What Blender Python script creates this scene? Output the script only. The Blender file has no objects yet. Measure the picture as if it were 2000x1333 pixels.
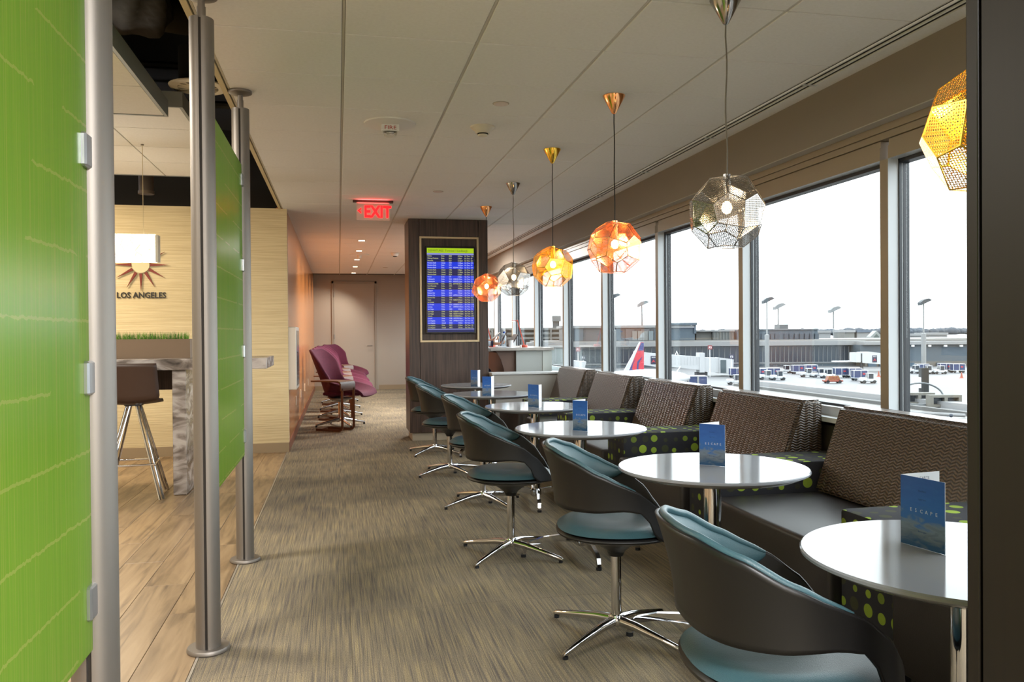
import bpy, bmesh, math, random
from mathutils import Vector, Matrix
random.seed(7)
PI = math.pi
sc = bpy.context.scene
COL = sc.collection

# ------------------------------------------------------------------ camera, world, light, exposure
CAM_Z = 1.25
YAW, PITCH, ROLL, FPX = 0.210093, -0.009236, -0.0079777, 1590.28
cam_d = bpy.data.cameras.new('camera'); cam = bpy.data.objects.new('camera', cam_d); COL.objects.link(cam)
cam_d.sensor_width = 36.0; cam_d.lens = 36.0 * FPX / 2000.0; cam_d.clip_start = 0.05; cam_d.clip_end = 6000
_fw = Vector((math.sin(YAW)*math.cos(PITCH), math.cos(YAW)*math.cos(PITCH), math.sin(PITCH)))
_r = Vector((math.cos(YAW), -math.sin(YAW), 0)); _u = _r.cross(_fw)
_R = _r*math.cos(ROLL) + _u*math.sin(ROLL); _U = _u*math.cos(ROLL) - _r*math.sin(ROLL)
cam.matrix_world = Matrix(((_R.x, _U.x, -_fw.x, 0), (_R.y, _U.y, -_fw.y, 0), (_R.z, _U.z, -_fw.z, CAM_Z), (0, 0, 0, 1)))
sc.camera = cam
sc.view_settings.view_transform = 'Standard'; sc.view_settings.look = 'None'
sc.view_settings.gamma = 1.0; sc.view_settings.use_curve_mapping = False
sc.view_settings.exposure = 1.28
w = bpy.data.worlds.new('overcast_sky'); sc.world = w; w.use_nodes = True
bgn = w.node_tree.nodes['Background']; bgn.inputs[0].default_value = (0.93, 0.955, 1.0, 1); bgn.inputs[1].default_value = 2.7
cy = sc.cycles
cy.use_denoising = True
cy.max_bounces = 10; cy.diffuse_bounces = 6; cy.glossy_bounces = 4; cy.transmission_bounces = 4; cy.transparent_max_bounces = 24
cy.caustics_reflective = False; cy.caustics_refractive = False; cy.sample_clamp_indirect = 6.0

def lamp(kind, name, loc, energy, color=(1, 1, 1), size=0.1, rot=(0, 0, 0), spot=None, blend=0.6, size_y=None):
    d = bpy.data.lights.new(name, kind); d.energy = energy; d.color = color
    if kind == 'AREA':
        d.size = size
        if size_y: d.shape = 'RECTANGLE'; d.size_y = size_y
    else: d.shadow_soft_size = size
    if spot: d.spot_size = math.radians(spot); d.spot_blend = blend
    o = bpy.data.objects.new(name, d); COL.objects.link(o); o.location = loc; o.rotation_euler = rot
    return o
# added unseen fill lights: behind the viewer, over the bar, behind the pillar
WARM = (1.0, 0.94, 0.84)
for i, (x, y) in enumerate([(0.95, -0.9), (0.95, -2.7)]):
    lamp('AREA', 'unseen_fill_light', (x, y, 2.585), 115, (0.98, 0.99, 1.0), 1.1, size_y=0.5)
lamp('AREA', 'unseen_fill_light', (-2.3, 1.5, 2.67), 38, WARM, 1.1, size_y=0.5)
lamp('AREA', 'unseen_fill_light', (-2.2, 4.2, 2.67), 38, WARM, 1.1, size_y=0.5)
lamp('AREA', 'unseen_fill_light', (-3.2, 7.7, 2.82), 36, (1.0, 0.84, 0.6), 1.1, size_y=0.5)
lamp('AREA', 'unseen_fill_light', (1.6, 12.8, 2.585), 60, (1.0, 0.96, 0.9), 0.55, size_y=0.5)

# ------------------------------------------------------------------ helpers
def lin(c):
    c = c/255.0
    return c/12.92 if c <= 0.04045 else ((c+0.055)/1.055)**2.4
def C(r, g, b): return (lin(r), lin(g), lin(b), 1.0)

MATS = {}
def mat(name, col=(200, 200, 200), rough=0.5, metal=0.0, emit=None, es=0.0, spec=0.5, coat=0.0, bump=None, vary=None, alpha=1.0, trans=0.0):
    """vary=(scale xyz, amount, colour2) ; bump=(scale xyz, strength)"""
    if name in MATS: return MATS[name]
    m = bpy.data.materials.new(name); m.use_nodes = True; nt = m.node_tree; N = nt.nodes; L = nt.links
    b = N['Principled BSDF']
    b.inputs['Base Color'].default_value = C(*col); b.inputs['Roughness'].default_value = rough
    b.inputs['Metallic'].default_value = metal; b.inputs['Specular IOR Level'].default_value = spec
    b.inputs['Coat Weight'].default_value = coat; b.inputs['Coat Roughness'].default_value = 0.15
    b.inputs['Alpha'].default_value = alpha; b.inputs['Transmission Weight'].default_value = trans
    if emit: b.inputs['Emission Color'].default_value = C(*emit); b.inputs['Emission Strength'].default_value = es
    if vary or bump:
        tc = N.new('ShaderNodeTexCoord')
    if vary:
        mp = N.new('ShaderNodeMapping'); mp.inputs['Scale'].default_value = vary[0]; L.new(tc.outputs['Object'], mp.inputs[0])
        no = N.new('ShaderNodeTexNoise'); no.inputs['Scale'].default_value = 1.0; no.inputs['Detail'].default_value = 5; L.new(mp.outputs[0], no.inputs['Vector'])
        rp = N.new('ShaderNodeValToRGB'); rp.color_ramp.elements[0].position = 0.5-0.5*vary[1]; rp.color_ramp.elements[1].position = 0.5+0.5*vary[1]
        rp.color_ramp.elements[0].color = C(*col); rp.color_ramp.elements[1].color = C(*vary[2]); L.new(no.outputs['Fac'], rp.inputs[0])
        L.new(rp.outputs[0], b.inputs['Base Color'])
    if bump:
        mp2 = N.new('ShaderNodeMapping'); mp2.inputs['Scale'].default_value = bump[0]; L.new(tc.outputs['Object'], mp2.inputs[0])
        n2 = N.new('ShaderNodeTexNoise'); n2.inputs['Scale'].default_value = 1.0; n2.inputs['Detail'].default_value = 4; L.new(mp2.outputs[0], n2.inputs['Vector'])
        bp = N.new('ShaderNodeBump'); bp.inputs['Strength'].default_value = bump[1]; bp.inputs['Distance'].default_value = 0.004
        L.new(n2.outputs['Fac'], bp.inputs['Height']); L.new(bp.outputs[0], b.inputs['Normal'])
    MATS[name] = m
    return m
class NB:
    """small node builder"""
    def __init__(s, name):
        s.m = bpy.data.materials.new(name); s.m.use_nodes = True; s.nt = s.m.node_tree; s.b = s.nt.nodes['Principled BSDF']; MATS[name] = s.m
    def n(s, t, **k):
        o = s.nt.nodes.new('ShaderNode'+t)
        for a, v in k.items(): setattr(o, a, v)
        return o
    def l(s, a, b): s.nt.links.new(a, b)
    def val(s, x, sock):
        if isinstance(x, (int, float)): sock.default_value = x
        elif isinstance(x, tuple): sock.default_value = x
        else: s.l(x, sock)
    def math(s, op, a, b=0.0, c=None):
        o = s.n('Math', operation=op); s.val(a, o.inputs[0]); s.val(b, o.inputs[1])
        if c is not None: s.val(c, o.inputs[2])
        return o.outputs[0]
    def mapped(s, src, scale, loc=(0, 0, 0)):
        tc = s.n('TexCoord'); mp = s.n('Mapping'); mp.inputs['Scale'].default_value = scale; mp.inputs['Location'].default_value = loc
        s.l(tc.outputs[src], mp.inputs[0]); return mp.outputs[0]
    def noise(s, vec, scale=1.0, detail=4, dist=0.0):
        o = s.n('TexNoise'); o.inputs['Scale'].default_value = scale; o.inputs['Detail'].default_value = detail; o.inputs['Distortion'].default_value = dist
        s.l(vec, o.inputs['Vector']); return o.outputs['Fac']
    def ramp(s, fac, stops):
        o = s.n('ValToRGB'); e = o.color_ramp.elements
        while len(e) < len(stops): e.new(0.5)
        for i, (p, c) in enumerate(stops): e[i].position = p; e[i].color = c
        s.l(fac, o.inputs[0]); return o.outputs[0]
    def mix(s, fac, a, b, blend='MIX'):
        o = s.n('Mix', data_type='RGBA', blend_type=blend); s.val(fac, o.inputs[0]); s.val(a, o.inputs[6]); s.val(b, o.inputs[7]); return o.outputs[2]
    def bump(s, h, strength, dist=0.003):
        o = s.n('Bump'); o.inputs['Strength'].default_value = strength; o.inputs['Distance'].default_value = dist
        s.l(h, o.inputs['Height']); s.l(o.outputs[0], s.b.inputs['Normal'])

class MB:
    """mesh builder: boxes, prisms, lathes, tubes, grids in one mesh"""
    def __init__(s): s.v = []; s.f = []; s.uv = {}; s.mi = {}
    def add(s, vs, fs, m=0, uvs=None):
        o = len(s.v); s.v += [tuple(p) for p in vs]
        for i, f in enumerate(fs):
            k = len(s.f); s.f.append(tuple(o+j for j in f))
            if m: s.mi[k] = m
            if uvs: s.uv[k] = uvs[i]
        return s
    def box(s, x0, x1, y0, y1, z0, z1, m=0):
        vs = [(x0, y0, z0), (x1, y0, z0), (x1, y1, z0), (x0, y1, z0), (x0, y0, z1), (x1, y0, z1), (x1, y1, z1), (x0, y1, z1)]
        fs = [(0, 3, 2, 1), (4, 5, 6, 7), (0, 1, 5, 4), (1, 2, 6, 5), (2, 3, 7, 6), (3, 0, 4, 7)]
        def U(f):
            a = [vs[i] for i in f]; n = (Vector(a[1])-Vector(a[0])).cross(Vector(a[2])-Vector(a[1]))
            n = [abs(c) for c in n]; k = n.index(max(n))
            return [((p[1], p[2]) if k == 0 else (p[0], p[2]) if k == 1 else (p[0], p[1])) for p in a]
        return s.add(vs, fs, m, [U(f) for f in fs])
    def rbox(s, x0, x1, y0, y1, z0, z1, r=0.01, seg=2, m=0):
        bm = bmesh.new(); bmesh.ops.create_cube(bm, size=1)
        for v in bm.verts: v.co = Vector((x0+(v.co.x+.5)*(x1-x0), y0+(v.co.y+.5)*(y1-y0), z0+(v.co.z+.5)*(z1-z0)))
        bmesh.ops.bevel(bm, geom=bm.edges[:], offset=r, segments=seg, affect='EDGES', profile=0.5)
        return s.bm(bm, m)
    def bm(s, bm, m=0):
        bm.verts.index_update(); vs = [v.co.copy() for v in bm.verts]; fs = []; uvs = []
        for f in bm.faces:
            fs.append([v.index for v in f.verts]); n = [abs(c) for c in f.normal]; k = n.index(max(n))
            uvs.append([((p.co.y, p.co.z) if k == 0 else (p.co.x, p.co.z) if k == 1 else (p.co.x, p.co.y)) for p in f.verts])
        bm.free(); return s.add(vs, fs, m, uvs)
    def prism(s, pts, z0, z1, axis='z', m=0):
        """pts: 2-D outline; axis z: (x,y) up; axis y: (x,z) extruded along y; axis x: (y,z) along x"""
        n = len(pts)
        def P(p, h): return (p[0], p[1], h) if axis == 'z' else (p[0], h, p[1]) if axis == 'y' else (h, p[0], p[1])
        vs = [P(p, z0) for p in pts] + [P(p, z1) for p in pts]
        fs = [tuple(range(n))[::-1], tuple(range(n, 2*n))] + [(i, (i+1) % n, n+(i+1) % n, n+i) for i in range(n)]
        return s.add(vs, fs, m)
    def lathe(s, prof, n=24, c=(0, 0, 0), m=0, rot=None, close=True):
        vs = []; fs = []
        for (r, z) in prof:
            for i in range(n):
                a = 2*PI*i/n; p = Vector((r*math.cos(a), r*math.sin(a), z))
                if rot is not None: p = rot @ p
                vs.append(p+Vector(c))
        for k in range(len(prof)-1):
            for i in range(n):
                j = (i+1) % n; fs.append((k*n+i, k*n+j, (k+1)*n+j, (k+1)*n+i))
        if close:
            fs.append(tuple(range(n))[::-1]); fs.append(tuple((len(prof)-1)*n+i for i in range(n)))
        return s.add(vs, fs, m)
    def cyl(s, c, r, z0, z1, n=20, m=0, r2=None): return s.lathe([(r, z0), (r2 if r2 is not None else r, z1)], n, c, m)
    def tube(s, pts, r, n=8, m=0, rs=None, sq=None, up=(0, 0, 1)):
        pts = [Vector(p) for p in pts]; vs = []; fs = []
        for i, p in enumerate(pts):
            d = (pts[min(i+1, len(pts)-1)]-pts[max(i-1, 0)]).normalized()
            ref = Vector(up) if abs(d.dot(Vector(up))) < 0.95 else Vector((1, 0, 0))
            a = d.cross(ref).normalized(); b = a.cross(d).normalized(); rr = rs[i] if rs else r
            if sq:
                hw, hh = (sq[i] if isinstance(sq[0], tuple) else sq)
                ring = [(-hw, -hh), (hw, -hh), (hw, hh), (-hw, hh)]; ring = [(x, y) for x, y in ring]
                vs += [p+a*x+b*y for x, y in ring]; nn = 4
            else:
                nn = n; vs += [p+a*(rr*math.cos(2*PI*k/n))+b*(rr*math.sin(2*PI*k/n)) for k in range(n)]
        for i in range(len(pts)-1):
            for k in range(nn):
                j = (k+1) % nn; fs.append((i*nn+k, i*nn+j, (i+1)*nn+j, (i+1)*nn+k))
        fs.append(tuple(range(nn))[::-1]); fs.append(tuple((len(pts)-1)*nn+k for k in range(nn)))
        return s.add(vs, fs, m)
    def grid(s, fn, nu, nv, m=0, closed_u=False, uvfn=None):
        vs = [fn(i/(nu if closed_u else nu-1) if nu > 1 else 0, j/(nv-1)) for j in range(nv) for i in range(nu)]; fs = []; uvs = []
        for j in range(nv-1):
            for i in range(nu if closed_u else nu-1):
                k = (i+1) % nu; f = (j*nu+i, j*nu+k, (j+1)*nu+k, (j+1)*nu+i); fs.append(f)
                if uvfn: uvs.append([uvfn(*vs[q]) for q in f])
        return s.add(vs, fs, m, uvs if uvfn else None)
    def sphere(s, c, r, nu=16, nv=10, m=0, sc_=(1, 1, 1)):
        prof = [(max(1e-4, r*math.sin(PI*j/nv)), -r*math.cos(PI*j/nv)) for j in range(nv+1)]
        o = len(s.v); s.lathe(prof, nu, (0, 0, 0), m, close=False)
        for i in range(o, len(s.v)): p = s.v[i]; s.v[i] = (p[0]*sc_[0]+c[0], p[1]*sc_[1]+c[1], p[2]*sc_[2]+c[2])
        return s
    def xform(s, M, o=0):
        for i in range(o, len(s.v)): s.v[i] = tuple(M @ Vector(s.v[i]))
        return s
    def mesh(s, name, mats, smooth=None):
        me = bpy.data.meshes.new(name); me.from_pydata(s.v, [], s.f)
        for m in (mats if isinstance(mats, (list, tuple)) else [mats]): me.materials.append(m)
        for k, m in s.mi.items(): me.polygons[k].material_index = m
        if s.uv:
            ul = me.uv_layers.new(name='UVMap')
            for k, p in enumerate(me.polygons):
                if k in s.uv:
                    for li, uvc in zip(p.loop_indices, s.uv[k]): ul.data[li].uv = uvc
        if smooth:
            me.shade_smooth(); me.set_sharp_from_angle(angle=math.radians(smooth))
        me.update(); return me
    def build(s, name, mats, parent=None, smooth=None, loc=None, rot=None, solid=None, sub=0):
        o = bpy.data.objects.new(name, s.mesh(name, mats, smooth)); COL.objects.link(o)
        if parent: o.parent = parent
        if loc: o.location = loc
        if rot: o.rotation_euler = rot
        if sub: md = o.modifiers.new('s', 'SUBSURF'); md.levels = md.render_levels = sub
        if solid: md = o.modifiers.new('t', 'SOLIDIFY'); md.thickness = solid[0]; md.offset = solid[1]
        return o
def inst(me, name, parent=None, loc=(0, 0, 0), rot=(0, 0, 0), scale=None):
    o = bpy.data.objects.new(name, me); COL.objects.link(o)
    if parent: o.parent = parent
    o.location = loc; o.rotation_euler = rot
    if scale: o.scale = scale
    return o
def tag(o, label, cat, group=None, kind=None):
    if label: o['label'] = label
    if cat: o['category'] = cat
    if group: o['group'] = group
    if kind: o['kind'] = kind
    return o
def thing(name, label, cat, loc=(0, 0, 0), rz=0, group=None, kind=None):
    o = bpy.data.objects.new(name, None); COL.objects.link(o); o.empty_display_size = 0.1
    o.location = loc; o.rotation_euler = (0, 0, rz); return tag(o, label, cat, group, kind)
def kids(o): return KID.get(o.name, [])
KID = {}
def copy_tree(o, parent=None):
    c = o.copy(); COL.objects.link(c); c.parent = parent
    for ch in [x for x in bpy.data.objects if x.parent == o]: copy_tree(ch, c)
    return c
def struct(o, label=None): o['kind'] = 'structure'; o['label'] = label or o.name.replace('_', ' '); return o
_font_cache = {}
def text_geo(s, size, align='LEFT', bold=0.0):
    key = (s, align, bold)
    if key not in _font_cache:
        cu = bpy.data.curves.new('t', 'FONT'); cu.body = s; cu.size = 1.0; cu.align_x = align; cu.resolution_u = 2; cu.offset = bold
        ob = bpy.data.objects.new('t', cu); COL.objects.link(ob); dg = bpy.context.evaluated_depsgraph_get()
        me = bpy.data.meshes.new_from_object(ob.evaluated_get(dg)); vs = [v.co.copy() for v in me.vertices]; fs = [tuple(p.vertices) for p in me.polygons]
        bpy.data.objects.remove(ob); bpy.data.curves.remove(cu); bpy.data.meshes.remove(me); _font_cache[key] = (vs, fs)
    vs, fs = _font_cache[key]
    return [(v.x*size, v.y*size) for v in vs], fs
def add_text(mb, s, size, fn, align='LEFT', sx=1.0, m=0, bold=0.0):
    """fn maps 2-D text coordinates to 3-D"""
    vs, fs = text_geo(s, size, align, bold); mb.add([fn(x*sx, y) for x, y in vs], fs, m)

# ------------------------------------------------------------------ materials
M_ceil = mat('ceiling_tile_paint', (238, 238, 238), 0.9, bump=((160, 160, 160), 0.15), vary=((60, 60, 60), 0.5, (231, 231, 230)))
M_tee = mat('ceiling_grid_paint', (168, 160, 146), 0.6)
M_taupe = mat('taupe_paint', (136, 126, 114), 0.75)
M_wfr = mat('window_frame_paint', (150, 136, 116), 0.35)
M_walu = mat('pale_frame_reveal', (200, 205, 210), 0.4)
M_dark = mat('dark_gasket', (22, 26, 34), 0.45)
M_blk = mat('black_paint', (14, 13, 12), 0.8)
M_chrome = mat('polished_chrome', (215, 215, 218), 0.07, 1.0)
M_alu = mat('satin_aluminium', (140, 134, 128), 0.52, 0.9)
M_white = mat('white_plastic', (232, 232, 230), 0.4)
M_cream = mat('cream_plastic', (222, 214, 196), 0.4)
M_greyp = mat('grey_paint', (176, 170, 160), 0.7)
M_doorp = mat('greige_door_paint', (168, 158, 146), 0.6)
M_base = mat('baseboard_vinyl', (150, 132, 106), 0.6)
M_shell = mat('charcoal_moulded_shell', (16, 15, 15), 0.42, bump=((900, 900, 900), 0.05))
M_teal = mat('teal_leather', (50, 78, 86), 0.38, bump=((420, 420, 420), 0.25), vary=((500, 500, 500), 0.6, (62, 94, 102)))
M_tabletop = mat('white_laminate', (146, 149, 156), 0.10, spec=0.16)
M_leather = mat('black_brown_leather', (38, 35, 36), 0.45, bump=((260, 260, 260), 0.12))
M_purple = mat('plum_wool', (88, 22, 50), 0.9, bump=((300, 300, 300), 0.3), vary=((40, 40, 40), 0.6, (74, 18, 46)))
M_ply = mat('walnut_plywood', (104, 66, 46), 0.3, vary=((4, 60, 60), 0.6, (84, 52, 36)))
M_coral = mat('coral_red_metal', (220, 88, 66), 0.4)
M_skin = mat('skin', (206, 150, 120), 0.55)
M_shirt = mat('white_blue_shirt', (216, 224, 238), 0.8)
M_navy = mat('navy_cloth', (40, 48, 80), 0.8)
M_bulb = mat('lit_bulb', (255, 230, 190), 0.4, emit=(255, 214, 150), es=14)
M_lens = mat('lit_downlight_lens', (255, 240, 220), 0.4, emit=(255, 232, 200), es=5)
M_paper = mat('white_paper', (236, 236, 238), 0.6)
M_conc = mat('pale_coping', (222, 222, 224), 0.8)

def glass_mat(name, tint=(0.93, 0.97, 0.96, 1), refl=0.10, rough=0.0, smudge=False):
    n = NB(name); nt = n.nt; nt.nodes.remove(n.b); out = [x for x in nt.nodes if x.type == 'OUTPUT_MATERIAL'][0]
    tr = n.n('BsdfTransparent'); tr.inputs[0].default_value = tint
    gl = n.n('BsdfGlossy'); gl.inputs['Roughness'].default_value = rough
    ge = n.n('NewGeometry'); dt = n.n('VectorMath', operation='DOT_PRODUCT'); n.l(ge.outputs['Normal'], dt.inputs[0]); n.l(ge.outputs['Incoming'], dt.inputs[1])
    fr = n.math('ADD', 0.04, n.math('MULTIPLY', 0.96, n.math('POWER', n.math('SUBTRACT', 1.0, n.math('ABSOLUTE', dt.outputs['Value'])), 5.0)))
    mx = n.n('MixShader'); n.l(n.math('MULTIPLY', fr, refl), mx.inputs[0]); n.l(tr.outputs[0], mx.inputs[1]); n.l(gl.outputs[0], mx.inputs[2])
    n.l(mx.outputs[0], out.inputs[0]); return n.m
M_glass = glass_mat('window_glass', refl=0.9)
M_clear = glass_mat('clear_acrylic', (0.9, 0.9, 0.88, 1), 1.0, 0.02)
M_pet = glass_mat('clear_bottle_plastic', (0.86, 0.92, 0.98, 1), 2.0, 0.05)

def carpet():
    n = NB('carpet_pile'); oi = n.n('ObjectInfo')
    tc = n.n('TexCoord'); geo = n.n('NewGeometry')
    mp = n.n('Mapping'); mp.inputs['Scale'].default_value = (210, 3.2, 1); n.l(geo.outputs['Position'], mp.inputs[0])
    st = n.noise(mp.outputs[0], 1.0, 3)
    mp2 = n.n('Mapping'); mp2.inputs['Scale'].default_value = (90, 1.6, 1); n.l(geo.outputs['Position'], mp2.inputs[0])
    st2 = n.noise(mp2.outputs[0], 1.0, 3)
    mp3 = n.n('Mapping'); mp3.inputs['Scale'].default_value = (260, 200, 1); n.l(geo.outputs['Position'], mp3.inputs[0])
    fi = n.noise(mp3.outputs[0], 1.0, 2)
    big = n.noise(geo.outputs['Position'], 1.4, 4, 0.5)
    c1 = n.ramp(st, [(0.36, C(100, 95, 90)), (0.5, C(136, 127, 115)), (0.64, C(172, 157, 122))])
    c2 = n.ramp(st2, [(0.35, C(110, 103, 96)), (0.62, C(160, 146, 118))])
    c = n.mix(0.45, c1, c2)
    c = n.mix(n.math('MULTIPLY', oi.outputs['Random'], 0.10), c, C(104, 98, 92))
    wear = n.ramp(big, [(0.35, (0.74, 0.74, 0.75, 1)), (0.62, (1.05, 1.04, 1.0, 1))])
    c = n.mix(1.0, c, wear, 'MULTIPLY')
    c = n.mix(1.0, c, n.ramp(fi, [(0.3, (0.6, 0.6, 0.6, 1)), (0.7, (1.25, 1.25, 1.25, 1))]), 'MULTIPLY')
    n.l(c, n.b.inputs['Base Color']); n.b.inputs['Roughness'].default_value = 0.95; n.b.inputs['Specular IOR Level'].default_value = 0.1
    n.bump(n.math('ADD', fi, st), 0.6, 0.004); return n.m
M_carpet = carpet()
def plankmat():
    n = NB('wood_look_plank'); oi = n.n('ObjectInfo'); tc = n.n('TexCoord')
    ad = n.n('VectorMath', operation='ADD'); n.l(tc.outputs['Object'], ad.inputs[0])
    cx = n.n('CombineXYZ'); n.l(n.math('MULTIPLY', oi.outputs['Random'], 57.0), cx.inputs[0]); n.l(n.math('MULTIPLY', oi.outputs['Random'], 23.0), cx.inputs[1]); n.l(cx.outputs[0], ad.inputs[1])
    mp = n.n('Mapping'); mp.inputs['Scale'].default_value = (22, 1.6, 1); n.l(ad.outputs[0], mp.inputs[0])
    g = n.noise(mp.outputs[0], 1.0, 6, 1.2)
    mp2 = n.n('Mapping'); mp2.inputs['Scale'].default_value = (5, 1.5, 1); n.l(ad.outputs[0], mp2.inputs[0])
    k = n.noise(mp2.outputs[0], 1.0, 4, 0.8)
    c = n.ramp(g, [(0.25, C(98, 80, 60)), (0.5, C(148, 124, 94)), (0.8, C(168, 144, 112))])
    c = n.mix(1.0, c, n.ramp(k, [(0.30, (0.55, 0.53, 0.5, 1)), (0.47, (1, 1, 1, 1))]), 'MULTIPLY')
    c = n.mix(1.0, c, n.ramp(oi.outputs['Random'], [(0, (0.84, 0.84, 0.86, 1)), (1, (1.08, 1.05, 1.0, 1))]), 'MULTIPLY')
    n.l(c, n.b.inputs['Base Color']); n.b.inputs['Roughness'].default_value = 0.38; return n.m
M_plank = plankmat()
def streak(name, c0, c1, scale, rough=0.35, coat=0.0, src='Object'):
    n = NB(name); v = n.mapped(src, scale); g = n.noise(v, 1.0, 5, 0.2)
    n.l(n.ramp(g, [(0.3, C(*c0)), (0.7, C(*c1))]), n.b.inputs['Base Color']); n.b.inputs['Roughness'].default_value = rough
    n.b.inputs['Coat Weight'].default_value = coat; n.b.inputs['Coat Roughness'].default_value = 0.2; return n.m
M_dwood = streak('dark_zebra_veneer', (44, 31, 27), (84, 66, 58), (60, 60, 2.2), 0.38)
M_dwood2 = streak('dark_bronze_veneer', (14, 9, 5), (21, 14, 8), (120, 120, 2.0), 0.45)
M_owood = streak('orange_cherry_veneer', (186, 116, 58), (204, 132, 70), (30, 30, 1.6), 0.22, 0.5)
M_gold = mat('champagne_trim', (196, 178, 146), 0.35, 0.6)
def creamwall():
    n = NB('ribbed_cream_wallcovering'); v = n.mapped('Object', (2.2, 1, 95)); g = n.noise(v, 1.0, 3)
    v2 = n.mapped('Object', (1.0, 1, 0.9)); h = n.n('TexBrick'); h.inputs['Scale'].default_value = 1.0
    n.l(n.ramp(g, [(0.35, C(196, 178, 140)), (0.6, C(214, 198, 160))]), n.b.inputs['Base Color']); n.b.inputs['Roughness'].default_value = 0.8
    n.bump(g, 0.5, 0.006); return n.m
M_creamw = creamwall()
def stone():
    n = NB('veined_grey_stone'); v = n.mapped('Object', (3.5, 3.5, 9)); g = n.noise(v, 1.0, 11, 1.1)
    n.l(n.ramp(g, [(0.3, C(52, 46, 44)), (0.44, C(122, 112, 106)), (0.55, C(176, 168, 164)), (0.75, C(202, 196, 192))]), n.b.inputs['Base Color'])
    n.b.inputs['Roughness'].default_value = 0.25; return n.m
M_stone = stone()
def greenglass():
    n = NB('green_resin_panel')
    v = n.mapped('Object', (1, 260, 1.2)); g = n.noise(v, 1.0, 4)
    v2 = n.mapped('Object', (1, 70, 0.8)); g2 = n.noise(v2, 1.0, 3)
    base = n.mix(n.math('MULTIPLY', g2, 0.6), C(138, 176, 62), C(116, 160, 56))
    col = n.mix(n.ramp(g, [(0.5, (0, 0, 0, 1)), (0.72, (0.75, 0.75, 0.75, 1))]), base, C(176, 176, 92))
    # wavy horizontal seams
    tc = n.n('TexCoord'); sp = n.n('SeparateXYZ'); n.l(tc.outputs['Object'], sp.inputs[0])
    jit = n.noise(n.mapped('Object', (1, 55, 3)), 1.0, 3)
    zz = n.math('ADD', sp.outputs[2], n.math('MULTIPLY', n.math('SUBTRACT', jit, 0.5), 0.015))
    fr = n.math('FRACT', n.math('DIVIDE', zz, 0.135)); d = n.math('ABSOLUTE', n.math('SUBTRACT', fr, 0.5))
    seam = n.math('LESS_THAN', d, 0.022)
    brk = n.math('GREATER_THAN', n.noise(n.mapped('Object', (1, 3, 5)), 1.0, 2), 0.42)
    col = n.mix(n.math('MULTIPLY', n.math('MULTIPLY', seam, brk), 0.55), col, C(186, 188, 108))
    n.l(col, n.b.inputs['Base Color']); n.b.inputs['Roughness'].default_value = 0.22
    out = [x for x in n.nt.nodes if x.type == 'OUTPUT_MATERIAL'][0]
    tl = n.n('BsdfTranslucent'); n.l(col, tl.inputs[0]); mx = n.n('MixShader'); mx.inputs[0].default_value = 0.5
    n.l(n.b.outputs[0], mx.inputs[1]); n.l(tl.outputs[0], mx.inputs[2]); n.l(mx.outputs[0], out.inputs[0]); return n.m
M_green = greenglass()
def weave():
    n = NB('woven_brown_vinyl'); tc = n.n('TexCoord'); sp = n.n('SeparateXYZ'); n.l(tc.outputs['UV'], sp.inputs[0])
    u = n.math('DIVIDE', sp.outputs[0], 0.026); vv = n.math('DIVIDE', sp.outputs[1], 0.0145)
    cell = n.math('FLOOR', u); par = n.math('MODULO', n.math('ABSOLUTE', cell), 2.0); fu = n.math('FRACT', u)
    zz = n.math('ADD', vv, n.math('MULTIPLY', n.math('SINE', n.math('MULTIPLY', u, PI)), 0.30))
    h = n.math('ABSOLUTE', n.math('SINE', n.math('MULTIPLY', zz, PI)))
    e = n.math('POWER', n.math('ABSOLUTE', n.math('COSINE', n.math('MULTIPLY', u, PI))), 0.3); hh = n.math('MULTIPLY', h, n.math('ADD', 0.35, n.math('MULTIPLY', e, 0.65)))
    n.l(n.ramp(hh, [(0.1, C(34, 26, 20)), (0.6, C(76, 58, 44)), (1.0, C(98, 78, 60))]), n.b.inputs['Base Color'])
    n.b.inputs['Roughness'].default_value = 0.38; n.b.inputs['Specular IOR Level'].default_value = 0.55; n.b.inputs['Coat Weight'].default_value = 0.45; n.b.inputs['Coat Roughness'].default_value = 0.25; n.bump(hh, 1.0, 0.006); return n.m
M_weave = weave()
def dots():
    n = NB('polka_dot_fabric'); v = n.mapped('UV', (1/0.074, 1/0.074, 1))
    vo = n.n('TexVoronoi', voronoi_dimensions='2D'); vo.inputs['Randomness'].default_value = 0.28; vo.inputs['Scale'].default_value = 1.0; n.l(v, vo.inputs['Vector'])
    sp = n.n('SeparateColor'); n.l(vo.outputs['Color'], sp.inputs[0])
    rad = n.math('ADD', 0.17, n.math('MULTIPLY', sp.outputs[1], 0.20)); ins = n.math('LESS_THAN', vo.outputs['Distance'], rad)
    dc = n.ramp(sp.outputs[0], [(0.0, C(152, 178, 56)), (0.45, C(128, 152, 48)), (0.55, C(62, 66, 40)), (1.0, C(50, 50, 40))])
    fi = n.noise(n.mapped('UV', (600, 600, 1)), 1.0, 2)
    bc = n.ramp(fi, [(0.3, C(24, 24, 28)), (0.75, C(52, 54, 64))])
    n.l(n.mix(ins, bc, dc), n.b.inputs['Base Color']); n.b.inputs['Roughness'].default_value = 0.9; return n.m
M_dots = dots()
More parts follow.
